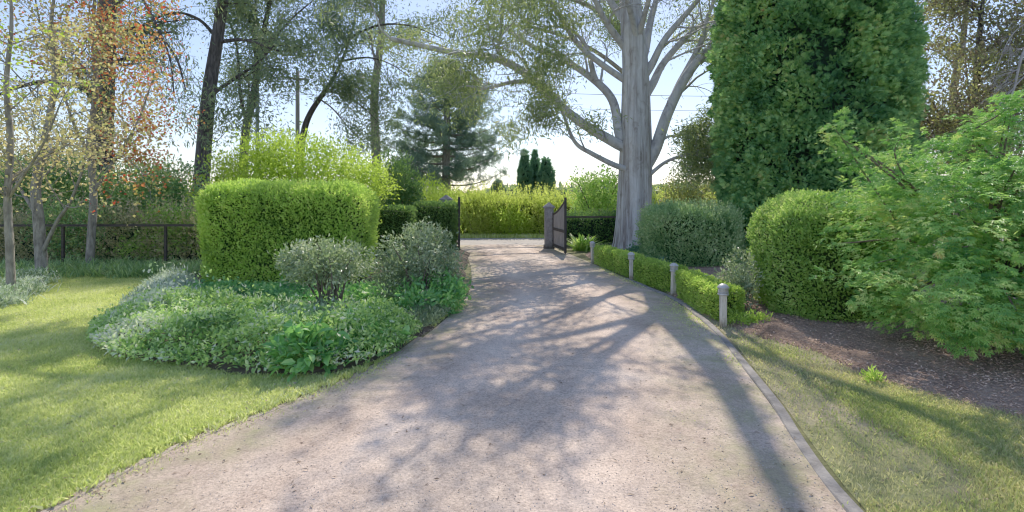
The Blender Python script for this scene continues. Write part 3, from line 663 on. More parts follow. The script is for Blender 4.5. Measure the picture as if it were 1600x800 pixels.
# ------------------------------------------------------------------ the great gum tree
def gum():
    rng = np.random.default_rng(77); D0 = 17.0
    t = thing('gum_tree', 'huge old gum tree with smooth blue grey trunk and spreading limbs beside the drive', 'tree', (W(988, 393, D0)[0], D0, 0))
    base = W(988, 393, D0)
    tp = [(base[0], D0, -.05), W(989, 380, D0), W(991, 330, D0), W(993, 250, D0), W(993, 180, D0), W(992, 100, D0), W(986, 20, D0), W(980, -80, D0 + .1), W(985, -200, D0 + .2), W(978, -330, D0 - .1)]
    P = spline(tp, 7); z = P[:, 2]
    R = np.interp(z, [-.1, .25, .8, 1.6, 3, 5, 8, 11, 15], [.64, .585, .56, .545, .525, .46, .36, .24, .1])
    nz = Noise(5)
    def mod(i, a, pts):
        zz = pts[:, 2][:, None]
        return 1 + .045 * np.sin(3 * a + .5 * zz) * np.clip(1.4 - zz * .12, .3, 1) + .03 * np.sin(7 * a + 1.1 + .25 * zz) + .012 * np.sin(13 * a - .4 * zz) + .10 * np.maximum(0, np.sin(5 * a + .6)) * np.exp(-zz * 1.6)
    mb = MB(); tube(mb, P, R, 40, mod=mod); mb.build('trunk', M['gum_bark'], t)
    cfg = dict(levels=3, nb=[6, 5, 4], up=[.02, -.0, -.05, -.10], wob=.20, lk=.62, rk=.62, ang=(.35, .95), tip=.35, seg=.4, rmin=.006, lo=.25)
    def L(r, *pts): return (r, [W(*p) for p in pts])
    limbs = [
        L(.23, (985, 235, 17), (957, 222, 16.9), (900, 184, 16.6), (823, 118, 16.2), (768, 89, 15.8), (700, 80, 15.2), (610, 60, 14.6)),
        L(.22, (985, 230, 17.1), (968, 212, 17.0), (957, 158, 17.2), (926, 123, 17.3), (881, 92, 17.6), (831, 70, 18), (770, 30, 18.3)),
        L(.12, (985, 265, 16.8), (960, 257, 16.6), (926, 239, 16.2), (900, 221, 15.9), (881, 181, 15.6), (872, 150, 15.3)),
        L(.16, (990, 135, 17.1), (968, 123, 17.0), (936, 100, 16.7), (900, 68, 16.3), (868, 16, 15.9), (820, -60, 15.2)),
        L(.17, (988, 85, 17), (968, 60, 16.8), (945, 28, 16.4), (925, -10, 15.9), (870, -90, 15)),
        L(.18, (990, 50, 17.1), (970, 25, 17.2), (948, -10, 17.5), (900, -100, 18), (840, -180, 18.4)),
        L(.27, (1000, 275, 17), (1023, 236, 16.9), (1041, 179, 16.8), (1068, 126, 16.7), (1099, 87, 16.5), (1138, 60, 16.3), (1190, 20, 16)),
        L(.19, (1002, 160, 17.1), (1018, 135, 17.1), (1036, 100, 17.3), (1078, 52, 17.5), (1131, 12, 17.8), (1200, -60, 18.2)),
        L(.18, (1000, 130, 17), (1018, 103, 16.9), (1041, 58, 16.6), (1089, 0, 16.2), (1150, -90, 15.4)),
        L(.20, (998, 110, 17.1), (1010, 77, 17.2), (1018, 31, 17.4), (1030, -20, 17.6), (1060, -140, 18)),
        L(.15, (1050, 160, 16.8), (1062, 130, 17), (1094, 68, 17.2), (1104, 31, 17.3), (1118, -10, 17.4), (1140, -110, 17.6)),
        L(.09, (1005, 285, 16.9), (1024, 266, 16.8), (1047, 249, 16.5), (1089, 234, 16.1), (1118, 224, 15.8)),
        L(.07, (1026, 226, 16.9), (1045, 214, 16.8), (1062, 212, 16.6), (1085, 205, 16.2)),
        L(.16, (990, -40, 17), (960, -90, 16.4), (930, -150, 15.6), (900, -230, 14.8)),
        L(.16, (985, -90, 17.1), (1010, -150, 16.6), (1060, -230, 16), (1090, -320, 15.2)),
        L(.13, (995, 70, 16.9), (985, 20, 16.2), (960, -40, 15.2), (900, -110, 13.6), (850, -150, 12.6)),
        L(.12, (995, 60, 16.9), (1010, 10, 16), (1030, -60, 14.8), (1050, -150, 13.4)),
        L(.10, (930, 126, 17.2), (915, 70, 16.8), (880, 30, 16.3), (850, -20, 15.8)),
        L(.13, (985, -60, 17), (900, -130, 16.6), (800, -170, 16.4), (690, -190, 16.2), (600, -160, 16)),
        L(.10, (840, 130, 16.3), (800, 132, 15.9), (760, 140, 15.5), (725, 135, 15.1)),
    ]
    tips = []; twigs = MB()
    lean = MB()
    for r, pts in limbs:
        r *= .84; Q = spline(pts, 6); n = len(Q); nzq = Noise(int(r * 1000) + n)
        Q[1:-1] += np.stack([nzq(Q[1:-1] + k * 9, 1.3) for k in range(3)], 1) * .05
        RR = r * np.linspace(1, .30, n) ** .9; RR[0] *= 1.35; RR[1] *= 1.25; RR[2] *= 1.12
        mb = MB(); tube(mb, Q, RR, 14); 
        tubes = []; Ln = min(4.2, .62 * np.linalg.norm(Q[-1] - Q[0]) + 1.0)
        spawn(rng, Q, unit(np.gradient(Q, axis=0)), Ln, r * .62, 0, cfg, tubes, tips, .42)
        for P_, R_ in tubes:
            tube(mb, P_, R_, 7 if R_[0] > .05 else 4 if R_[0] > .015 else 3)
        mb.build('limb', M['limb_bark'], t)
    T = [q for q in tips]
    n8 = Noise(8, 14)
    drop = lambda p: np.where(n8(p, np.where(p[:, 2:3] > 8.3, 1.5, 1.0)) > np.where((p[:, 2] > 10) & (p[:, 0] < -.6), .25, np.where((p[:, 2] > 10) & (p[:, 0] < 1.4), -.12, np.where(p[:, 2] > 9.7, -.78, np.where(p[:, 2] > 8.2, -.95, np.where(p[:, 0] > 3.9, .02, .08))))), .97, np.where(p[:, 0] > 3.9, .25, np.where((p[:, 2] < 6.4) & (p[:, 0] < .4), .5, .0)))
    leaf_tips(mb := MB(), rng, T, 17, .21, .14, .26, .30, drop=drop)
    leaf_tips(mb, rng, T, 17, .17, .16, .30, .30, drop=lambda p: np.where(p[:, 2] > 8.3, drop(p), 1.0))
    mb.build('crown', M['gum_leaf'], t)
gum()

# ------------------------------------------------------------------ trees on the left and beyond
gcfg = dict(levels=3, nb=[7, 5, 4], up=[.03, 0, -.06, -.1], wob=.2, lk=.55, rk=.6, ang=(.4, 1.0), seg=.5, rmin=.006, limbL=3.5)
def leaning():
    d = 20
    tree('gum_tree', 'tall leaning gum tree with dark bare trunk behind the box hedge', 'tree',
         [(*W(312, 400, d)[:2], 0), W(314, 300, d), W(318, 240, d), W(326, 150, d), (W(338, 70, d)), W(352, -20, d), W(368, -120, d), W(385, -230, d)], [.36, .30, .27, .24, .2, .14, .05],
         dict(gcfg, L0=5.5), M['gum_leaf_dark'], M['dark_bark'], 3, 30, .32, .17, .3, .25, lo=.62,
         limbs=[([W(325, 155, d), W(340, 141, 19.8), W(374, 118, 19.5), W(400, 100, 19.2), W(430, 70, 19)], .09),
                ([W(341, 66, d), W(372, 62, 19.8), W(398, 66, 19.6), W(440, 80, 19.3), W(480, 70, 19)], .08),
                ([W(340, 60, d), W(310, 30, 19.6), W(270, 20, 19), W(220, 40, 18.4)], .08),
                ([W(322, 230, d), W(345, 215, 20.2), W(362, 190, 20.4)], .03)])
leaning()
def thin():
    d = 24
    tree('gum_tree', 'slender forked gum tree with thin dark stems beside the blue grey pole', 'tree',
         [(*W(380, 400, d)[:2], 0), W(381, 260, d), W(384, 205, d), W(396, 150, d), W(404, 95, d), W(414, 40, d), W(426, -20, d), W(440, -110, d)], [.22, .2, .17, .14, .10, .06],
         dict(gcfg, L0=4.5), M['gum_leaf_dark'], M['dark_bark'], 5, 30, .34, .17, .3, .25, lo=.35,
         limbs=[([W(386, 195, d), W(376, 150, 24), W(372, 90, 24), W(365, 50, 24), W(350, 20, 24)], .09),
                ([W(402, 105, d), W(396, 60, 24), W(400, 0, 24), W(398, -70, 24)], .08),
                ([W(404, 95, d), W(430, 60, 23.6), W(455, 30, 23.2), W(490, 0, 23)], .07)])
thin()
def lean2():
    d = 26
    tree('gum_tree', 'small crooked gum tree with bronze leaves left of the pine', 'tree',
         [(*W(468, 400, d)[:2], 0), W(470, 250, d), W(475, 205, d), W(486, 175, d), W(508, 142, d), W(522, 120, d), W(540, 80, d), W(555, 30, d)], [.2, .18, .15, .12, .08, .05],
         dict(gcfg, L0=5), M['gum_leaf_dark'], M['dark_bark'], 8, 27, .36, .17, .3, .25, lo=.5,
         limbs=[([W(508, 142, d), W(540, 150, 26), W(570, 170, 26), W(590, 190, 26)], .06), ([W(500, 155, d), W(520, 170, 25.5), W(545, 200, 25), W(560, 215, 25)], .05),
                ([W(535, 95, d), W(575, 90, 25.5), W(610, 100, 25), W(640, 120, 25)], .06), ([W(545, 60, d), W(590, 40, 26), W(640, 40, 26), W(690, 60, 26)], .07)])
lean2()
# a tall gum behind, its crown filling the sky above the pine
tree('gum_tree', 'far gum tree with high olive crown behind the crooked one', 'tree',
     [(*W(590, 390, 30)[:2], 0), W(588, 250, 30), W(585, 150, 30), W(595, 60, 30), W(600, -60, 30), W(610, -150, 30)], [.3, .26, .22, .16, .06],
     dict(gcfg, L0=7, up=[.05, .02, -.03, -.08]), M['gum_leaf_dark'], M['grey_bark'], 14, 30, .42, .2, .3, .25, lo=.45)
tree('gum_tree', 'tall far gum tree whose trunk hides behind the great gum trunk', 'tree',
     [(*W(1003, 390, 29)[:2], 0), W(1003, 250, 29), W(1000, 150, 29), W(985, 50, 29), W(960, -40, 29), W(940, -120, 29)], [.34, .30, .26, .2, .12, .05],
     dict(gcfg, L0=6, up=[.04, .0, -.04, -.09]), M['gum_leaf'], M['grey_bark'], 15, 32, .42, .19, .3, .25, lo=.5,
     limbs=[([W(995, 130, 29), W(930, 80, 28.6), W(860, 50, 28.2), W(790, 40, 28), W(720, 60, 27.6)], .13), ([W(985, 60, 29), W(920, 10, 28.4), W(850, -10, 28), W(770, -20, 27.6), (-2, 27, 12)], .12),
            ([W(975, 20, 29), W(940, -40, 27.5), W(900, -60, 26.5), W(860, -60, 25.5)], .10), ([W(998, 120, 29), W(1040, 70, 29), W(1090, 40, 29), W(1130, 50, 29)], .10)])
# pine on the far left
def left_pine():
    d = 17
    tree('pine_tree', 'massive dark trunked pine rising behind the red leaved tree', 'tree',
         [(*W(158, 400, d)[:2], 0), W(157, 300, d), W(160, 200, d), W(164, 100, d), W(168, 0, d), W(172, -120, d), W(176, -260, d)], [.36, .33, .31, .29, .26, .2, .08],
         dict(levels=3, nb=[12, 5, 4], up=[-.01, -.05, -.12, -.12], wob=.16, lk=.6, rk=.5, ang=(.7, 1.2), seg=.45, rmin=.005, L0=5.0, limbL=3), M['gum_leaf_dark'], M['dark_bark'], 23, 9, .2, .17, .2, .5, lo=.35,
         limbs=[([W(165, 95, d), W(205, 100, 16.5), W(245, 60, 16), W(275, 90, 15.6), W(290, 140, 15.4)], .06), ([W(168, 20, d), W(210, -10, 16.5), W(240, 30, 16), W(265, 90, 15.7), W(272, 150, 15.6)], .06)])
left_pine()
# young trees on the lawn edge
ycfg = dict(levels=3, nb=[9, 5, 4], up=[.04, .02, 0, 0], wob=.2, lk=.6, rk=.55, ang=(.5, 1.1), seg=.3, rmin=.004, lo=.25)
tree('young_tree', 'slim young tree with pale straight trunk at the edge of the lawn', 'tree',
     [(*G(17, 470), 0), W(17, 440, 8.7), W(15, 380, 8.7), W(12, 310, 8.7), W(16, 220, 8.7), W(10, 130, 8.7), W(18, 40, 8.7), W(14, -60, 8.7)], [.075, .065, .06, .05, .035, .015],
     dict(ycfg, L0=2.6), M['young_leaf'], M['grey_bark'], 31, 7, .15, .06, .7, .1, lo=.34,
     limbs=[([W(13, 310, 8.7), W(40, 270, 8.5), W(70, 220, 8.3), W(95, 160, 8.2)], .03), ([W(14, 290, 8.7), W(60, 250, 8.9), W(100, 230, 9), W(140, 200, 9.1)], .028)])
tree('young_tree', 'grey trunked young tree with forked branches just in front of the fence', 'tree',
     [(*G(66, 432), 0), W(64, 400, 11.5), W(60, 340, 11.5), W(56, 290, 11.5), W(70, 220, 11.5), W(85, 130, 11.5), W(80, 40, 11.5), W(90, -40, 11.5)], [.12, .11, .10, .085, .06, .04, .02],
     dict(ycfg, L0=3.2), M['young_leaf'], M['grey_bark'], 33, 6, .18, .07, .7, .1, lo=.4,
     limbs=[([W(66, 395, 11.5), W(90, 345, 11.4), W(110, 315, 11.3), W(130, 260, 11.2), W(140, 200, 11)], .05), ([W(60, 340, 11.5), W(35, 300, 11.6), W(10, 250, 11.7), W(-10, 190, 11.8)], .045)])
tree('red_tree', 'open tree with sparse red and copper leaves before the dark pine trunk', 'tree',
     [(*W(140, 420, 13.0)[:2], 0), W(142, 380, 13), W(146, 300, 13), W(140, 220, 13), W(150, 140, 13), W(145, 50, 13), W(150, -40, 13), W(140, -100, 13)], [.1, .09, .08, .065, .05, .03, .015],
     dict(ycfg, L0=3.6), M['red_leaf'], M['grey_bark'], 35, 17, .2, .075, .7, .1, lo=.3,
     limbs=[([W(146, 300, 13), W(180, 250, 12.8), W(215, 190, 12.7), W(240, 120, 12.6)], .045), ([W(143, 250, 13), W(110, 180, 13), W(90, 100, 13), W(80, 30, 13)], .045)])
# hanging lime sprays top left corner belong to a near tree outside the frame
tree('young_tree', 'overhanging tree at the picture edge with lime sprays in the top corner', 'tree',
     [(-9.2, 6.9, 0), (-9.15, 6.95, 1.2), (-9.2, 7.0, 2.4), (-9.1, 7.1, 3.6), (-9.15, 7.1, 5.2)], [.09, .08, .06, .04, .02],
     dict(ycfg, L0=1.6), M['lime_leaf'], M['grey_bark'], 37, 5, .06, .055, .65, .1, lo=.6,
     limbs=[([(-9.1, 7.0, 3.2), (-8.2, 7.3, 3.9), W(20, 125, 7.6)], .03), ([(-9.1, 7.1, 3.8), (-8.4, 7.3, 4.5), W(15, 70, 7.6)], .025)])

# the pine in the middle distance
def mid_pine():
    rng = np.random.default_rng(41); d = 32
    t = thing('pine_tree', 'blue green pine with tiered branches standing behind the gateway', 'tree', (W(697, 400, d)[0], d, 0))
    P = spline([(W(697, 400, d)[0], d, 0), W(697, 300, d), W(698, 200, d), W(700, 120, d), W(702, 80, d)], 6)
    mb = MB(); tube(mb, P, np.linspace(.36, .06, len(P)), 10)
    tips = []
    for lv, zz in enumerate(np.linspace(2.6, 9.8, 17)):
        rad = np.interp(zz, [2.4, 4, 6, 8, 10.2], [3.6, 4.1, 3.4, 2.6, .8])
        for q in range(5):
            a = rng.uniform(0, 2 * PI); L = rad * rng.uniform(.65, 1.1); dr = np.array([math.cos(a), math.sin(a), .05])
            b = np.array([np.interp(zz, P[:, 2], P[:, 0]), d, zz])
            Q = np.array([b + dr * L * s + np.array([0, 0, -.25 * math.sin(s * 2.6) * L * .25 + .18 * s * s * L]) for s in np.linspace(0, 1, 9)])
            tube(mb, Q, np.linspace(.07, .012, 9), 4)
            for s in range(3, 9):
                for h in range(3):
                    tips.append((Q[s] + rng.normal(size=3) * np.array([.34, .34, .12]) * (L / 3.2))[None])
    mb.build('trunk', M['grey_bark'], t)
    T = np.concatenate(tips); T = T[rng.random(len(T)) > .3]; per = 14; Q = np.repeat(T, per, 0); n = len(Q)
    Q = Q + rng.normal(size=(n, 3)) * np.array([.2, .2, .11])
    mb = MB(); scatter(mb, rng, Q, rdir(rng, n) + np.array([0, 0, .7]), rdir(rng, n), .22 + .12 * rng.random(n), .9, T_TUFT, np.clip(np.repeat(rng.normal(.5, .17, len(T)), per) + rng.normal(0, .15, n), 0, 1))
    mb.build('crown', M['pine_leaf'], t)
mid_pine()

def column_tree(name, label, x, y, h, prof, n, ls, mat, seed, group=None, core='core_dark', bump=.06, bf=2.2, tmpl=T_SPRAY, lw=1.0, up=.7, z0=.0, rag=.10, tufts=0):
    """dense columnar conifer: dark inner body, short trunk, shell of sprays over lumps"""
    rng = np.random.default_rng(seed); nz = Noise(seed + 9)
    zs = np.array([p[0] for p in prof]) * h; rs = np.array([p[1] for p in prof])
    t = thing(name, label, 'tree', (x, y, 0), group)
    R = lambda z: np.interp(z, zs, rs)
    zz = rng.random(n * 3) * h; keep = rng.random(n * 3) < (R(zz) + .08) / (rs.max() + .08); zz = zz[keep][:n]; n = len(zz)
    a = rng.uniform(0, 2 * PI, n); out = np.stack([np.cos(a), np.sin(a), 0 * a], 1)
    r = R(zz); P0 = np.stack([r * np.cos(a), r * np.sin(a), zz], 1)
    tz = None
    if tufts:          # sprays gathered into separate tufts with dark clefts between them
        tzv = rng.random(tufts * 3) * h; tzv = tzv[rng.random(tufts * 3) < (R(tzv) + .1) / (rs.max() + .1)][:tufts]; nt_ = len(tzv); ta = rng.uniform(0, 2 * PI, nt_)
        kk = rng.integers(0, nt_, n); ts = .135 * (.35 + 1.35 * rng.random(nt_))[kk]
        o1 = rng.normal(0, 1, n); o2 = rng.normal(0, 1, n); zz = np.clip(tzv[kk] + o2 * ts * 1.15, .02, h * .995); r = R(zz)
        a = ta[kk] + o1 * ts / np.maximum(r, .3); out = np.stack([np.cos(a), np.sin(a), 0 * a], 1)
        P0 = np.stack([r * np.cos(a), r * np.sin(a), zz], 1); tz = (rng.normal(0, .6, nt_)[kk],   .22 * (1 - .55 * (o1 ** 2 + o2 ** 2)).clip(-1.3, 1) + rng.normal(0, .07, nt_)[kk] + rng.normal(0, .07, nt_)[kk], o1, o2)
    lump = nz(P0 * bf); fine = nz(P0 * bf * 3.1 + 4)
    rr = r * (1 + bump * lump) + bump * 1.6 * fine * min(1.0, rs.max()) - np.abs(rng.normal(0, rag, n)) * min(1.0, rs.max())
    side = np.stack([-np.sin(a), np.cos(a), 0 * a], 1)
    if tz is not None:
        rr = r * (1 + bump * lump) + tz[1] - np.abs(rng.normal(0, .06, n)); fine = tz[0] + 1.6 * tz[1]
        out = out + side * (tz[2] * .35)[:, None] + np.array([0, 0, 1.0]) * (tz[3] * .3)[:, None]
    P = np.stack([x + rr * np.cos(a), y + rr * np.sin(a), zz + z0], 1)
    dd = unit(out * .8 + rdir(rng, n) * .5 + np.array([0, 0, up])); nn = unit(np.cross(dd, rdir(rng, n)))
    mb = MB()
    scatter(mb, rng, P, dd, nn, ls * (.6 + .8 * rng.random(n)), lw, tmpl, np.clip(.42 + .15 * lump + .17 * fine + .15 * rng.normal(size=n), 0, 1), 1)
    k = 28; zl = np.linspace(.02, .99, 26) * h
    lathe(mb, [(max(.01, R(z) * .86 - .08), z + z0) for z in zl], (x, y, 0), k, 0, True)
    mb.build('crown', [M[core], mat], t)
    mb = MB(); tube(mb, [(x, y, -.02), (x + .02, y, h * .25), (x, y, h * .6)], [rs.max() * .1 + .03, rs.max() * .08 + .02, .02], 8); mb.build('trunk', M['dark_bark'], t)
    return t

column_tree('conifer', 'giant dense dark green conifer column towering over the round bush', 8.32, 14.4, 11.5,
            [(0, 1.8), (.08, 2.15), (.25, 2.28), (.45, 2.24), (.6, 2.2), (.75, 2.05), (.9, 1.2), (1, .15)], 135000, .115, M['cypress_leaf'], 51, bump=.045, bf=1.6, up=.15, rag=.22, tufts=2900)
gname = 'far cypresses behind the golden hedge'
column_tree('cypress', 'tallest narrow cypress, left one of the far trio', W(820, 300, 36)[0], 36, 5.1, [(0, .5), (.3, .6), (.7, .42), (1, .04)], 2600, .24, M['far_cypress'], 52, gname)
column_tree('cypress', 'middle cypress of the far trio, squeezed between its neighbours', W(836, 300, 37)[0], 37, 5.2, [(0, .55), (.3, .62), (.7, .45), (1, .04)], 2600, .24, M['far_cypress'], 53, gname)
column_tree('cypress', 'broadest and most rounded cypress of the far trio', W(853, 300, 36)[0], 36, 4.6, [(0, .55), (.3, .62), (.75, .5), (1, .06)], 2600, .24, M['far_cypress'], 54, gname)
column_tree('conifer', 'small dark round conifer between the pine and the far cypresses', W(778, 300, 38)[0], 38, 3.1, [(0, .8), (.35, .9), (.75, .55), (1, .05)], 2600, .26, M['pine_leaf'], 55, up=.2)

# ------------------------------------------------------------------ hedges
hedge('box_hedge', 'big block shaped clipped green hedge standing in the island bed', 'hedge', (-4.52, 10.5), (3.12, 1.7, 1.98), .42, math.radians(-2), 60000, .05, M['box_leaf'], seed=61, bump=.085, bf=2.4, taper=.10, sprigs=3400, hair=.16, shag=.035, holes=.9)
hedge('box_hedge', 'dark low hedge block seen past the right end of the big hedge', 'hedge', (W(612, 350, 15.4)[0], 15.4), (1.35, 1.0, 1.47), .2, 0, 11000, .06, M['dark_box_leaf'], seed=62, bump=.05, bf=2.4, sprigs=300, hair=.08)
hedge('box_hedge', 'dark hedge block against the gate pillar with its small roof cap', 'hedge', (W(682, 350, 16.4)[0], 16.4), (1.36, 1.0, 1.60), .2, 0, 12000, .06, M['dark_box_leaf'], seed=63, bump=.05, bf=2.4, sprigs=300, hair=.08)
hedge('round_bush', 'big rounded clipped bush between the conifer and the maple', 'bush', (4.72, 7.75), (1.86, 1.95, 1.76), .72, 0, 44000, .042, M['round_leaf'], seed=64, bump=.06, bf=3.2, taper=.10, sprigs=1600, hair=.10, shag=.026, holes=.95)
gl = 'low box hedges between the lamp posts'
BOL = [G(1130, 511), G(1052, 462), G(986, 437), G(926, 411)]
labs = ['low clipped box hedge ending at the nearest lamp post', 'low clipped box hedge between the second and third lamp posts', 'low clipped box hedge furthest away, nearest the gum trunk']
for i in range(3):
    a = BOL[i] + np.array([.2, .22]); b = BOL[i + 1] + np.array([.2, -.12]); c = (a + b) / 2; L = np.linalg.norm(b - a)
    hedge('box_hedge', labs[i], 'hedge', (c[0], c[1]), (L, .40, .47), .09, math.atan2(b[1] - a[1], b[0] - a[0]), 15000, .032, M['low_leaf'], seed=65 + i, bump=.02, bf=5, taper=.06, group=gl, sprigs=500, hair=.05, shag=.014)
hedge('clipped_shrub', 'grey green clipped shrub row between the gum trunk and the conifer', 'shrub', (W(1076, 380, 13.2)[0], 13.2), (2.1, 1.7, 1.42), .4, 0, 26000, .06, M['back_leaf'], seed=69, bump=.15, bf=2.0, sprigs=2600, hair=.32, shag=.06)
hedge('golden_hedge', 'long sunlit golden green hedge across the road beyond the gateway', 'hedge', (4, 24.2), (36, 1.6, 1.75), .4, 0, 60000, .11, M['gold_hedge_leaf'], seed=70, bump=.26, bf=1.1, sprigs=6500, hair=.75, shag=.10)
hedge('undergrowth_hedge', 'dull brown green hedge filling the gap behind the wire fence', 'hedge', (-12.2, 14.5), (10.5, 1.3, 1.15), .4, 0, 34000, .08, M['under_leaf'], 'core_dark', seed=71, bump=.30, bf=1.5, sprigs=3600, hair=.7, shag=.12)
hedge('fence_hedge', 'dark green hedge behind the rail fence right of the open gate', 'hedge', (5.8, 19.2), (8.0, .9, 1.12), .25, 0, 22000, .08, M['ever_leaf'], 'core_dark', seed=72, bump=.12, bf=1.8, sprigs=500, hair=.25, shag=.06)

# ------------------------------------------------------------------ shrubs
def B(px, py, d, rx, ry, rz): 
    c = W(px, py, d); return (c[0], c[1], c[2], rx, ry, rz)
blob_shrub('laurel_bush', 'large dark glossy evergreen bush behind the fence left of the box hedge', 'bush', (W(225, 400, 15.6)[0], 15.6),
           [B(222, 305, 15.6, 1.3, 1.1, 1.25), B(160, 320, 15.5, 1.1, 1.0, 1.0), B(275, 305, 15.8, .75, 1.0, 1.0), B(215, 370, 15.4, 1.9, .9, .9)], 1100, 22, .13, .10, .42, M['laurel_leaf'], 81, 12, fill=.3, sr=.03)
blob_shrub('laurel_bush', 'dark evergreen bush behind the fence at the far left edge', 'bush', (W(40, 400, 15.8)[0], 15.8),
           [B(0, 310, 15.8, 1.5, 1.0, 1.2), B(85, 300, 15.9, 1.3, 1.0, 1.2), B(40, 380, 15.6, 2.2, .9, .8)], 800, 22, .13, .10, .42, M['under_leaf'], 82, 12, fill=.3, sr=.03)
blob_shrub('wild_shrub', 'loose olive green shrub pressing against the fence behind the forked young tree', 'shrub', (W(110, 400, 14.0)[0], 14.0),
           [B(95, 345, 14, .8, .5, .55), B(140, 350, 14, .7, .5, .5), B(115, 385, 13.9, 1.0, .45, .5)], 330, 20, .12, .09, .42, M['laurel_leaf'], 97, 10, fill=.3, noise_amp=.35)
blob_shrub('laurel_bush', 'tall dense dark green bush behind the fence, above the two pale young trunks', 'bush', (W(70, 400, 15.0)[0], 15.0),
           [B(45, 280, 15, .9, .6, .9), B(105, 275, 15.1, .8, .6, .8), B(75, 330, 15, 1.3, .6, .9), B(10, 310, 15, .8, .6, .9)], 620, 22, .13, .10, .42, M['laurel_leaf'], 99, 14, fill=.3, noise_amp=.35, sr=.03)
blob_shrub('wild_shrub', 'loose olive green shrub behind the fence just left of the big hedge', 'shrub', (W(272, 400, 14.1)[0], 14.1),
           [B(262, 350, 14.1, .8, .5, .5), B(290, 370, 14.1, .8, .5, .6), B(235, 385, 14, .7, .4, .45)], 330, 20, .12, .09, .42, M['round_leaf'], 98, 10, fill=.3, noise_amp=.35)
blob_shrub('lime_bush', 'bright lime green feathery bush rising behind the big box hedge', 'bush', (W(470, 400, 13.6)[0], 13.6),
           [B(400, 270, 13.6, 1.0, .9, .75), B(470, 262, 13.4, 1.2, 1.0, .78), B(540, 272, 13.8, 1.1, 1.0, .72), B(430, 240, 13.5, .75, .7, .55), B(350, 285, 13.6, .6, .7, .6), B(580, 285, 13.9, .6, .7, .6), B(470, 320, 13.5, 2.0, 1.0, .9)], 1050, 24, .15, .085, .45, M['lime_leaf'], 83, 26, up=.35, noise_amp=.35, fill=.25)
blob_shrub('evergreen_shrub', 'upright dark evergreen shrub right of the lime bush', 'shrub', (W(625, 400, 16.8)[0], 16.8),
           [B(620, 280, 16.8, .55, .55, .95), B(640, 300, 16.9, .45, .5, .7), B(605, 300, 16.7, .45, .5, .8), B(622, 350, 16.8, .7, .6, .8)], 420, 22, .10, .10, .4, M['ever_leaf'], 84, 8, up=.8)
blob_shrub('lime_shrub', 'yellow green arching shrub just above the dark hedge blocks', 'shrub', (W(668, 400, 19)[0], 19),
           [B(660, 300, 19, .8, .7, .5), B(690, 312, 19.2, .7, .7, .45), B(668, 350, 19.1, 1.1, .8, .8)], 300, 22, .16, .085, .36, M['lime_leaf'], 85, 14, up=.6, noise_amp=.35)
for i_, (lab_, px_, d_, r_, h_, m_) in enumerate((('lime green shrub bulging out of the golden hedge nearest the dark gate edge', 742, 23.2, .75, 1.0, 'gold_hedge_leaf'), ('yellow shrub in the middle of the gateway view, against the golden hedge', 795, 23.3, .8, .85, 'lime_leaf'), ('taller loose shrub over the golden hedge close to the grey gate pillar', 845, 23.6, .7, 1.05, 'gold_hedge_leaf'))):
    x_ = W(px_, 300, d_)[0]
    blob_shrub('roadside_shrub', lab_, 'shrub', (x_, d_), [(x_, d_, h_ * .8, r_, .6, h_), (x_ + .5, d_ + .2, h_ * .6, r_ * .8, .5, h_ * .8)], 240, 18, .15, .11, .4, M[m_], 140 + i_, 8, up=.6, noise_amp=.35, group='shrubs along the golden hedge')
blob_shrub('leafy_tree', 'loose bright green bushy tree behind the fence left of the gum trunk', 'tree', (W(935, 400, 21.2)[0], 21.2),
           [B(915, 300, 21.2, .8, .8, .7), B(950, 295, 21.4, .8, .8, .75), B(935, 330, 21.2, 1.2, .9, .8)], 330, 20, .16, .12, .45, M['round_leaf'], 86, 14, up=.3, noise_amp=.3, sr=.04)
blob_shrub('golden_tree', 'bronze and gold leaved bushy tree between gum trunk and conifer', 'tree', (W(1085, 400, 22)[0], 22),
           [B(1085, 285, 22, 1.0, .9, 1.0), B(1060, 310, 22, .8, .8, .8), B(1110, 320, 22, 1.0, .9, .9), B(1050, 345, 22, 1.4, .9, .8)], 420, 20, .18, .12, .4, M['gum_leaf_gold'], 87, 14, noise_amp=.3, sr=.04)
blob_shrub('grey_shrub', 'small grey leaved standard shrub on a short stem before the big hedge', 'shrub', tuple(G(512, 500)),
           [B(502, 415, 7.4, .52, .5, .34), B(540, 412, 7.5, .34, .4, .30), B(470, 412, 7.4, .30, .36, .26)], 300, 22, .05, .058, .42, M['grey_leaf'], 88, 26, up=.2, fill=.2, sr=.02)
blob_shrub('grey_shrub', 'larger spreading grey leaved shrub leaning out over the drive edge', 'shrub', tuple(G(655, 490)),
           [B(650, 415, 8.2, .66, .6, .52), B(690, 425, 8.3, .42, .5, .45), B(622, 430, 8.0, .34, .5, .38), B(668, 378, 8.4, .42, .4, .32)], 480, 22, .055, .06, .42, M['grey_leaf'], 89, 18, up=.3, fill=.25)
blob_shrub('leafy_shrub', 'glossy green low shrub at the foot of the spreading grey shrub', 'shrub', tuple(G(690, 485)),
           [B(690, 460, 7.9, .42, .4, .30), B(655, 470, 7.6, .35, .35, .25)], 150, 18, .06, .075, .5, M['hydr_leaf'], 90, 6, flat=.5, tmpl=T_BROAD)
HB = [('broad leaved glossy plant spilling toward the drive at the front of the bed', 487, 578, .42, .33, 91, 34), ('broad leaved glossy plant just behind and right of the front one', 565, 548, .38, .28, 92, 28)]
for lab, px, py, rx, rz, sd_, nc in HB:
    g = G(px, py)
    blob_shrub('broadleaf_plant', lab, 'plant', (g[0], g[1]), [(g[0], g[1], .10, rx, rx * .8, rz)], nc * 3, 8, .05, .115, .58, M['hydr_leaf'], sd_, 14, flat=.8, tmpl=T_BROAD, up=.05, outward=.9, fill=.2, sr=.007, group='broad leaved plants at the front of the bed')
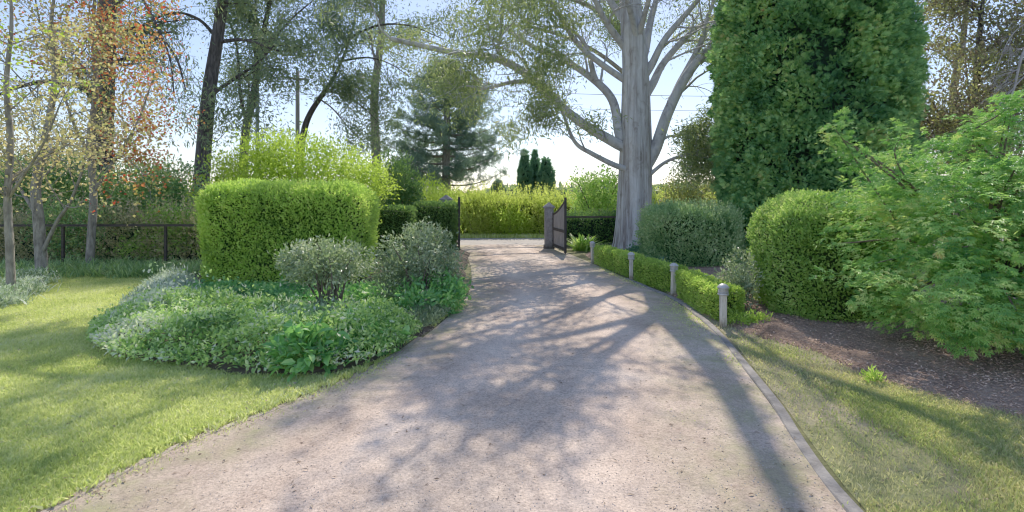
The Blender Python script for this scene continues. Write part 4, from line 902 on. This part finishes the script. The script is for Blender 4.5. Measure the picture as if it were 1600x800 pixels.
blob_shrub('silver_bush', 'pale silver leaved bush tucked between near lamp post and round bush', 'bush', (3.42, 7.75),
           [(3.40, 7.75, .40, .26, .3, .36), (3.55, 7.95, .55, .25, .3, .35)], 180, 20, .05, .05, .4, M['grey_leaf'], 93, 12, fill=.3)
blob_shrub('leafy_plant', 'low bright green plant at the foot of the nearest lamp post', 'plant', (3.18, 7.1),
           [(3.12, 7.08, .06, .20, .15, .13), (3.38, 7.02, .05, .16, .14, .10)], 90, 12, .03, .06, .35, M['low_leaf'], 94, 0, up=.6)
g = G(1365, 600)
blob_shrub('weed_tuft', 'single small green weed tuft growing out of the bare mulch', 'plant', (g[0], g[1]), [(g[0], g[1], .05, .07, .06, .07)], 30, 8, .02, .045, .3, M['low_leaf'], 95, 0, up=.9)

# strappy plant in front of fence right of gate
rng = np.random.default_rng(96)
def strap_plant(mb, c, n, L, wd, spread=.1):
    a = rng.uniform(0, 2 * PI, n); l = L * (.6 + .5 * rng.random(n)); el = rng.uniform(.5, 1.35, n)
    b = np.c_[c[0] + rng.normal(0, spread, n), c[1] + rng.normal(0, spread, n), np.full(n, c[2] if len(c) > 2 else 0.)]
    o = np.stack([np.cos(a), np.sin(a), 0 * a], 1); s = np.stack([-np.sin(a), np.cos(a), 0 * a], 1)
    rows = []
    for i, tt in enumerate((0, .35, .7, 1)):
        p = b + o * (l * np.cos(el) * tt)[:, None]; p[:, 2] += l * np.sin(el) * (tt - .42 * tt * tt)
        ww = wd * (1, .95, .7, .06)[i] * .5; rows += [p - s * ww, p + s * ww]
    v = np.stack(rows, 1); f = np.array([(0, 1, 3, 2), (2, 3, 5, 4), (4, 5, 7, 6)])
    mb.add(v.reshape(-1, 3), (np.arange(n)[:, None, None] * 8 + f[None]).reshape(-1, 4), np.repeat(rng.random(n), 8))
c = W(912, 386, 17.2)
mb = MB(); strap_plant(mb, (c[0], c[1], 0), 150, 1.0, .06, .14)
tag(mb.build('strap_plant', M['round_leaf'], loc=(c[0], c[1], 0)), 'arching strap leaved plant in front of the fence beside the open gate', 'plant')
# border grasses along the fence and the silver clumps at the lawn corner
mb = MB()
for i in range(330):
    x = rng.uniform(-13.5, -6.9); y = rng.uniform(11.2, 13.0); strap_plant(mb, (x, y), 24, .34 + .3 * (rng.random() ** 2), .02, .10)
tag(mb.build('border_grass', M['long_grass']), 'dark strappy border grass running along the foot of the wire fence', 'grass', kind='stuff')
gs = 'silver clumps at the lawn corner'
for lab, px, py, r in (('silver grassy clump hard against the slim tree trunk', 30, 462, .34), ('lowest silver clump at the very edge of the lawn, before the slim tree', -2, 478, .36), ('silver grassy clump between the two pale trunks', 48, 446, .30)):
    g = G(px, py); mb = MB(); strap_plant(mb, (g[0], g[1]), 420, .40, .018, r * .5)
    n = 900; P = np.c_[rng.normal(g[0], r * .5, n), rng.normal(g[1], r * .45, n), rng.random(n) * .3]
    scatter(mb, rng, P, rdir(rng, n) + np.array([0, 0, 1]), rdir(rng, n), .07, .3)
    tag(mb.build('silver_clump', M['silver_leaf'], loc=(g[0], g[1], 0)), lab, 'plant', gs)

# ground cover in the island bed
def cover(name, label, region, n, hmax, ls, lw, mat, seed, tmpl=T_DIAMOND, flat=.4, up=.4, z0=.03, slope=1.1, clump=True, extra=None):
    rng = np.random.default_rng(seed); nz = Noise(seed + 3)
    q = sample_poly(rng, region, n); ed = edgedist(q, region)
    if extra is not None: keep = extra(q); q = q[keep]; ed = ed[keep]
    P3 = np.c_[q, 0 * q[:, :1]]; h = hmax * np.clip(.25 + ed * slope * 1.8, 0, 1) * (1 + .28 * nz(P3, 2.6) + .22 * nz(P3 + 7, 7))
    h = h * (1 + .9 * (rng.random(len(q)) < .06) * rng.random(len(q)))
    z = z0 + np.maximum(.02, h * (1 - .45 * np.abs(rng.normal(0, .55, len(q)))))
    P = np.c_[q, z]; m = len(q)
    mb = MB(); scatter(mb, rng, P, rdir(rng, m) + np.array([0, -.15, up]), rdir(rng, m) + np.array([0, 0, flat * 2]), ls * (.6 + .8 * rng.random(m)), lw, tmpl,
                       np.clip(.45 + .22 * nz(P3, 5) + .12 * nz(P3 + 3, 1.6) + .22 * rng.normal(size=m), 0, 1))
    return tag(mb.build(name, mat), label, 'ground cover', kind='stuff')
R1 = wob([(-5.5, 6.8), (-4.9, 6.0), (-4.1, 5.5), (-3.2, 5.2), (-2.5, 5.0), (-1.9, 5.05), (-1.4, 5.6), (-1.25, 6.6), (-1.9, 7.4), (-2.8, 7.4), (-3.6, 7.6), (-4.6, 7.7), (-5.3, 7.6)], 15, .06)
R1 = (R1 - R1.mean(0)) * 1.028 + R1.mean(0)
cover('ground_cover', 'pale variegated leafy ground cover edging the front of the island bed', R1, 27000, .36, .055, .5, M['cover_leaf'], 101)
R2 = wob([(-5.6, 7.2), (-5.2, 6.8), (-4.4, 7.0), (-3.6, 7.2), (-2.6, 6.9), (-2.0, 6.7), (-1.9, 7.2), (-2.8, 7.7), (-3.8, 8.0), (-4.6, 8.2), (-5.4, 8.9), (-6.3, 10.2), (-7.5, 11.6), (-7.2, 10.2), (-6.6, 8.9), (-6.0, 7.9)], 16, .06)
cover('silver_foliage', 'fine silver grey foliage drifting through the island bed to its back edge', R2, 10000, .22, .10, .15, M['silver_leaf'], 102, up=.9, flat=0)
R3 = wob([(-5.5, 8.6), (-4.6, 8.0), (-3.6, 7.8), (-2.6, 7.6), (-1.6, 7.6), (-1.3, 8.6), (-1.6, 9.6), (-2.5, 9.6), (-6, 9.5)], 17, .06)
cover('ground_cover', 'dark green leafy ground cover in the shade under the big hedge', R3, 12000, .17, .07, .5, M['hydr_leaf'], 103)
R4 = wob([(3.0, 14.2), (3.2, 12.6), (3.3, 11.0), (3.6, 11.2), (4.0, 12.4), (5.4, 12.6), (5.4, 15.0), (3.6, 15.9)], 18, .06)
cover('ivy', 'blue green ivy carpet around the foot of the gum trunk', R4, 12000, .24, .08, .6, M['ivy_leaf'], 104)
R5 = wob([(-1.6, 8.9), (-1.0, 8.9), (-.98, 7.4), (-1.25, 6.4), (-1.6, 6.6)], 19, .04)
cover('ground_cover', 'thin grassy plants along the gravel edge under the grey shrubs', R5, 5000, .22, .07, .25, M['grey_leaf'], 105, up=.9, flat=0)

# ------------------------------------------------------------------ the maple on the right
def maple():
    rng = np.random.default_rng(111)
    t = thing('maple_tree', 'broad low maple with layered feathery green leaves spilling over the mulch', 'tree', (5.7, 6.1, 0))
    Bl = np.array([(5.45, 5.9, 1.25, 1.35, 1.35, .95), (4.62, 5.5, .72, .62, .7, .5), (4.75, 6.1, 1.35, .62, .7, .6), (6.4, 6.0, 1.6, 1.5, 1.4, 1.1), (5.0, 5.5, .75, 1.2, .9, .55), (6.4, 5.2, .8, 1.3, 1.0, .65), (5.1, 6.3, 1.7, .85, .9, .65), (6.2, 6.4, 2.05, 1.1, 1.0, .75), (5.7, 5.05, .62, .9, .6, .45), (6.9, 5.0, .7, 1.2, .7, .55)])
    ns = 3000; vol = (Bl[:, 3] * Bl[:, 4] * Bl[:, 5]) ** .67; k = rng.choice(len(Bl), ns, p=vol / vol.sum())
    u = rdir(rng, ns); u[:, 1] -= .35; u = unit(u); rr = 1.05 - np.abs(rng.normal(0, .2, ns)); rr *= 1 + .26 * Noise(4)(u * 4)
    cc = Bl[k, :3] + u * rr[:, None] * Bl[k, 3:]; ok = cc[:, 2] > .22; cc = cc[ok]; u = u[ok]; ns = len(cc)
    # sprig sticking up at the left
    sp = spline([(4.5, 6.0, 1.5), W(1350, 270, 5.9), W(1325, 230, 5.8), W(1300, 195, 5.8)], 6); sp2 = spline([(4.9, 6.0, 1.6), W(1400, 250, 5.9), W(1410, 205, 5.9)], 5)
    sp3 = spline([(6.0, 6.0, 2.0), W(1520, 215, 6), W(1560, 180, 6), W(1600, 150, 6)], 6)
    extra = np.concatenate([np.repeat(sp, 2, 0), np.repeat(sp2, 2, 0), np.repeat(sp3, 3, 0)]); extra = extra + rng.normal(size=extra.shape) * .05
    cc = np.concatenate([cc, extra]); u = np.concatenate([u, unit(rng.normal(size=extra.shape) + np.array([-.3, -.2, .3]))]); ns = len(cc)
    ax = unit(u * np.array([1, 1, .25]) + rng.normal(size=(ns, 3)) * .25 + np.array([0, 0, -.12]))      # spray direction, out and slightly down
    pn = unit(np.array([0, 0, 1.0]) + u * .45 + rng.normal(size=(ns, 3)) * .22); sd_ = unit(np.cross(pn, ax)); pn = np.cross(ax, sd_)
    per = 18; n = ns * per
    a1 = rng.uniform(-.05, 1, n) * .26; b1 = rng.normal(0, .075, n) * (1.1 - a1 / .3)
    R = lambda x: np.repeat(x, per, 0)
    P = R(cc) + R(ax) * (a1 - .1)[:, None] + R(sd_) * b1[:, None] + R(pn) * (rng.normal(0, .016, n) - .5 * a1 ** 2)[:, None]
    P[:, 2] = np.maximum(P[:, 2], .1)
    d = unit(R(ax) + R(sd_) * (b1 * 7)[:, None] + rdir(rng, n) * .5 + np.array([0, 0, -.3])); nn = unit(R(pn) + rdir(rng, n) * .42)
    mb = MB(); scatter(mb, rng, P, d, nn, .032 + .034 * rng.random(n), 1.0, T_PALM, np.clip(np.repeat(rng.normal(.42, .15, ns), per) + rng.normal(0, .15, n), 0, 1))
    mb.build('crown', M['maple_leaf'], t)
    mb = MB(); base = np.array([5.7, 6.1, 0])
    tube(mb, spline([base, (5.68, 6.08, .5), (5.6, 6.1, 1.0)], 4), np.linspace(.10, .08, 9), 8)
    for i in range(60):
        e = cc[rng.integers(0, ns)]; s = np.array([5.62, 6.1, rng.uniform(.5, 1.0)]); m = s * .5 + e * .5 + np.array([0, 0, .18])
        tube(mb, spline([s, m, e], 4), np.linspace(.035, .005, 9), 5)
    for s in (sp, sp2, sp3): tube(mb, s, np.linspace(.014, .004, len(s)), 5)
    mb.build('trunk', M['twig'], t)
maple()
# trees behind the maple
tree('bronze_tree', 'slender bronze leaved tree with dark stem right beside the conifer', 'tree',
     [(W(1520, 400, 15)[0], 15, 0), W(1520, 330, 15), W(1515, 240, 15), W(1525, 150, 15), W(1530, 60, 15), W(1540, -40, 15)], [.2, .18, .15, .11, .07, .03],
     dict(levels=3, nb=[10, 5, 4], up=[.03, .02, 0, 0], wob=.2, lk=.6, rk=.55, ang=(.5, 1.1), seg=.35, rmin=.005, L0=4.2, lo=.2), M['bronze_leaf'], M['dark_bark'], 121, 26, .24, .11, .5, .15, lo=.28)
tree('gold_leaf_tree', 'thin airy tree with yellow new leaves high behind the bronze one', 'tree',
     [(W(1500, 400, 18)[0], 18, 0), W(1500, 250, 18), W(1490, 150, 18), W(1505, 60, 18), W(1515, -40, 18), W(1520, -120, 18)], [.2, .17, .13, .09, .05, .02],
     dict(levels=3, nb=[9, 5, 4], up=[.03, .02, 0, -.02], wob=.2, lk=.6, rk=.55, ang=(.5, 1.1), seg=.4, rmin=.005, L0=4.4, lo=.2), M['gum_leaf_gold'], M['grey_bark'], 122, 12, .22, .13, .5, .2, lo=.45)
blob_shrub('bronze_tree', 'dense dark bronze leaved tree filling the gap between conifer and maple', 'tree', (W(1545, 400, 13.6)[0], 13.6),
           [B(1500, 170, 13.6, 1.1, 1.0, 1.3), B(1570, 140, 13.8, 1.2, 1.0, 1.4), B(1460, 190, 13.9, .7, .8, 1.0), B(1530, 240, 13.5, 1.4, 1.0, 1.2), B(1600, 70, 14, .9, .9, 1.0)], 700, 20, .17, .10, .45, M['bronze_leaf'], 125, 14, fill=.3, noise_amp=.35, sr=.05)
def bare():
    rng = np.random.default_rng(131)
    t = thing('bare_tree', 'bare grey twiggy branch reaching in at the upper right edge', 'tree', (9.4, 8.6, 0))
    tubes = []; tips = []
    P = spline([(9.4, 8.6, 0), (9.35, 8.6, 1.5), (9.5, 8.7, 3.0), (9.3, 8.6, 4.4), (9.2, 8.5, 5.2)], 5); tubes.append((P, np.linspace(.11, .04, len(P))))
    cfg = dict(levels=3, nb=[5, 5, 4], up=[-.02, -.06, -.12, -.12], wob=.24, lk=.55, rk=.6, ang=(.4, .9), seg=.15, rmin=.004, lo=.3)
    for pts, r in (([(9.3, 8.6, 4.3), W(1625, 40, 8.3), W(1598, 85, 8.0), W(1584, 140, 7.9), W(1570, 175, 7.9)], .028), ([(9.3, 8.6, 4.0), W(1640, 90, 8.3), W(1600, 120, 8.1), W(1560, 165, 8)], .022), ([(9.2, 8.5, 4.8), W(1640, 20, 8.2), W(1585, 50, 8), W(1555, 110, 7.9)], .014)):
        Q = spline(pts, 5); tubes.append((Q, np.linspace(r, r * .35, len(Q)))); spawn(rng, Q, unit(np.gradient(Q, axis=0)), .8, r * .6, 0, cfg, tubes, tips, .4)
    tubes_mesh(tubes, 8).build('trunk', M['dead_wood'], t)
bare()

# ------------------------------------------------------------------ lamp posts along the low hedges
def lamp():
    t = thing('bollard_light', 'x', 'bollard', (BOL[0][0], BOL[0][1], 0), 'bollard lights along the low box hedges')
    x, y = BOL[0]
    mb = MB(); box(mb, (x, y, .215), (.078, .078, .45), bev=.008); mb.build('post', M['timber'], t)
    mb = MB(); lathe(mb, [(.062, .435), (.072, .44), (.072, .458), (.060, .464)], (x, y, 0), 18); mb.build('collar', M['lamp_metal'], t)
    mb = MB(); lathe(mb, [(.052, .46), (.056, .47), (.056, .525), (.052, .535)], (x, y, 0), 18); mb.build('lens', M['lamp_glass'], t)
    mb = MB()
    for zz in (.478, .496, .514): lathe(mb, [(.057, zz - .004), (.068, zz - .003), (.068, zz + .003), (.057, zz + .004)], (x, y, 0), 18)
    mb.build('louvre', M['lamp_metal'], t)
    mb = MB(); lathe(mb, [(.05, .53), (.078, .532), (.078, .543), (.070, .556), (.052, .575), (.028, .588), (.008, .592), (.001, .592)], (x, y, 0), 18); mb.build('cap', M['lamp_metal'], t)
    return t
L0 = lamp()
L0['label'] = 'nearest timber lamp post, fully in view at the end of the low hedges'
ll = ['second timber lamp post, its foot hidden by the near low hedge', 'third timber lamp post, in the gap before the furthest low hedge', 'furthest timber lamp post, standing between the gate and the low hedges']
for i in range(3):
    r = L0.copy(); C.objects.link(r); r.location = (BOL[i + 1][0], BOL[i + 1][1], 0); r['label'] = ll[i]; r.rotation_euler = ((.012, -.02, .015)[i], (.02, .01, -.025)[i], (.2, -.15, .4)[i])
    for ch in L0.children:
        c2 = ch.copy(); C.objects.link(c2); c2.parent = r

# ------------------------------------------------------------------ gates, pillars, fences
def pillar(x, y, label, h=1.62, w=.34):
    t = thing('gate_pillar', label, 'pillar', (x, y, 0), 'gate pillars')
    mb = MB(); box(mb, (x, y, h / 2), (w, w, h), bev=.015); mb.build('shaft', M['pillar_stone'], t)
    mb = MB(); box(mb, (x, y, .07), (w + .06, w + .06, .14), bev=.01); mb.build('base', M['pillar_stone'], t)
    mb = MB(); box(mb, (x, y, h + .025), (w + .1, w + .1, .05), bev=.01); box(mb, (x, y, h + .12), (w + .06, w + .06, .138), taper=.12); mb.build('cap', M['pillar_stone'], t)
pillar(1.28, 17.75, 'grey rendered gate pillar behind the open gate leaf, before the golden hedge', 1.42, .3)
pillar(-2.30, 17.9, 'gate pillar hidden behind the dark hedge block with only its cap showing', 1.68)
def gate(label, hinge, free, h0, h1, wide=True):
    t = thing('gate_leaf', label, 'gate', (hinge[0], hinge[1], 0), 'gate leaves')
    h = np.array(hinge, float); f = np.array(free, float); L = np.linalg.norm(f - h); u = (f - h) / L; rot = math.atan2(u[1], u[0])
    at = lambda s: (h[0] + u[0] * s, h[1] + u[1] * s)
    top = lambda s: h0 + (h1 - h0) * (s / L) ** 1.6
    n = 14; bw = L / n
    mb = MB()
    for i in range(n):
        s = (i + .5) * bw; zt = top(s) - .05; p = at(s)
        box(mb, (p[0], p[1], (.10 + zt) / 2), (bw * .93, .022, zt - .10), rot, rnd=.5)
    mb.build('board', M['gate_board'], t)
    for s, hh in ((.03, h0 + .02), (L - .03, h1 + .06)):
        mb = MB(); p = at(s); box(mb, (p[0], p[1], (hh + .06) / 2), (.075, .07, hh - .06), rot, bev=.008); mb.build('stile', M['dark_timber'], t)
    mb = MB(); ss = np.linspace(.07, L - .07, 12)
    tube(mb, np.array([(*at(s), top(s) - .03) for s in ss]), .042, 6); mb.build('top_rail', M['dark_timber'], t)
    for z in (.17, .72):
        mb = MB(); p = at(L / 2); box(mb, (p[0], p[1], z), (L - .15, .06, .09), rot); mb.build('rail', M['dark_timber'], t)
    mb = MB(); p = at(L - .06); box(mb, (p[0], p[1], .05), (.03, .03, .14), rot); mb.build('drop_bolt', M['dark_timber'], t)
    for z in (.3, h0 - .2):
        mb = MB(); p = at(.02); box(mb, (p[0], p[1], z), (.06, .09, .05), rot); mb.build('hinge', M['dark_timber'], t)
gate('open dark timber gate leaf with rising top edge beside the grey pillar', (1.42, 17.55), (1.66, 15.85), 1.25, 1.72)
gate('open gate leaf seen edge on as a thin dark upright beside the dark hedge', (-1.83, 17.7), (-1.685, 16.3), 1.3, 1.74)

def fence(name, label, pts, h, gap, mat):
    t = thing(name, label, 'fence', (pts[0][0], pts[0][1], 0))
    P = resample(np.array([(p[0], p[1], 0) for p in pts], float), max(2, int(sum(np.linalg.norm(np.diff(np.array(pts), axis=0), axis=1)) / gap) + 1))
    mb = MB()
    for z, r in ((h - .02, .042),):
        pass
    for i in range(len(P) - 1):
        a, b = P[i], P[i + 1]; m = (a + b) / 2; L = np.linalg.norm(b - a); rot = math.atan2(b[1] - a[1], b[0] - a[0])
        q = MB(); box(q, (m[0], m[1], h), (L - .006, .05, .06), rot, bev=.006); q.build('rail', mat, t)
    for p in P:
        q = MB(); box(q, (p[0], p[1] + .07, h / 2 - .01), (.06, .06, h - .02), bev=.006); q.build('post', mat, t)
    q = MB()
    for z in np.linspace(.1, h - .15, 7): tube(q, P + np.array([0, -.03, z]), .002, 3)
    for i in range(len(P) - 1):
        for s in np.linspace(0, 1, 14)[:-1]:
            p = P[i] * (1 - s) + P[i + 1] * s + np.array([0, -.03, 0]); tube(q, [p + np.array([0, 0, .1]), p + np.array([0, 0, h - .15])], .0016, 3)
    q.build('wire_mesh', M['wire'] if False else M['dark_timber'], t)
fence('rail_fence', 'dark timber rail fence with wire mesh behind the lawn at the left', [(-17, 13.2), (-6.4, 13.35)], 1.05, 2.4, M['fence_timber'])
fence('rail_fence', 'timber rail fence running from the open gate behind the gum trunk', [(1.75, 18.2), (12, 18.4)], 1.09, 2.3, M['fence_timber'])

# ------------------------------------------------------------------ poles and wires
p = W(402, 210, 28)
t = thing('metal_pole', 'thin blue grey metal pole among the slender gum stems', 'pole', (p[0], 28, 0))
mb = MB(); lathe(mb, [(.11, 0), (.105, 3), (.085, W(402, 32, 28)[2])], (p[0], 28, 0), 12); mb.build('shaft', M['pole_paint'], t)
mb = MB(); lathe(mb, [(.10, 0), (.10, .05), (.02, .09)], (p[0], 28, W(402, 32, 28)[2]), 12); mb.build('cap', M['pole_paint'], t)
p = W(465, 205, 34); zt = W(465, 112, 34)[2]
t = thing('utility_pole', 'weathered wooden utility pole right of the blue grey pole', 'pole', (p[0], 34, 0))
mb = MB(); lathe(mb, [(.17, 0), (.15, 4), (.125, zt), (.02, zt + .03)], (p[0], 34, 0), 10); mb.build('shaft', M['pole_wood'], t)
mb = MB(); box(mb, (p[0], 33.85, zt - .5), (1.5, .1, .12), .5); mb.build('crossarm', M['pole_wood'], t)
for i, (lab, z0, dx) in enumerate((('highest overhead cable crossing the pale sky', zt - .42, .6), ('middle overhead cable crossing the pale sky', zt - .44, 0), ('lowest overhead cable sagging across the pale sky', zt - 1.5, -.2))):
    a = np.array([-60, 30 + i, z0 + 1.5]); b = np.array([p[0] + dx, 33.85 + dx * .5, z0]); c2 = np.array([45, 40, z0 + 1.2])
    ln = []
    for u0, u1 in ((a, b), (b, c2)):
        for s in np.linspace(0, 1, 14): ln.append(u0 * (1 - s) + u1 * s - np.array([0, 0, 1.2 * 4 * s * (1 - s)]))
    ln = np.array(ln[:14] + ln[15:]); mb = MB(); tube(mb, ln, .016, 4)
    tag(mb.build('overhead_cable', M['wire']), lab, 'cable', 'overhead cables')

# far tree belt, so that the land does not end at a bare line
rng = np.random.default_rng(151); mb = MB(); n = 16000
x = rng.uniform(-95, 95, n); base_h = 3.2 + 1.3 * Noise(9)(np.c_[x, 0 * x, 0 * x], .12) + .8 * Noise(10)(np.c_[x, 0 * x, 0 * x], .5)
P = np.c_[x, 62 + rng.normal(0, 2.5, n), base_h * rng.random(n) ** .7]
scatter(mb, rng, P, rdir(rng, n), rdir(rng, n), .6 + .5 * rng.random(n), .8)
tag(mb.build('far_trees', M['gum_leaf_dark']), 'distant line of grey green trees closing the view low on the horizon', 'trees', kind='stuff')
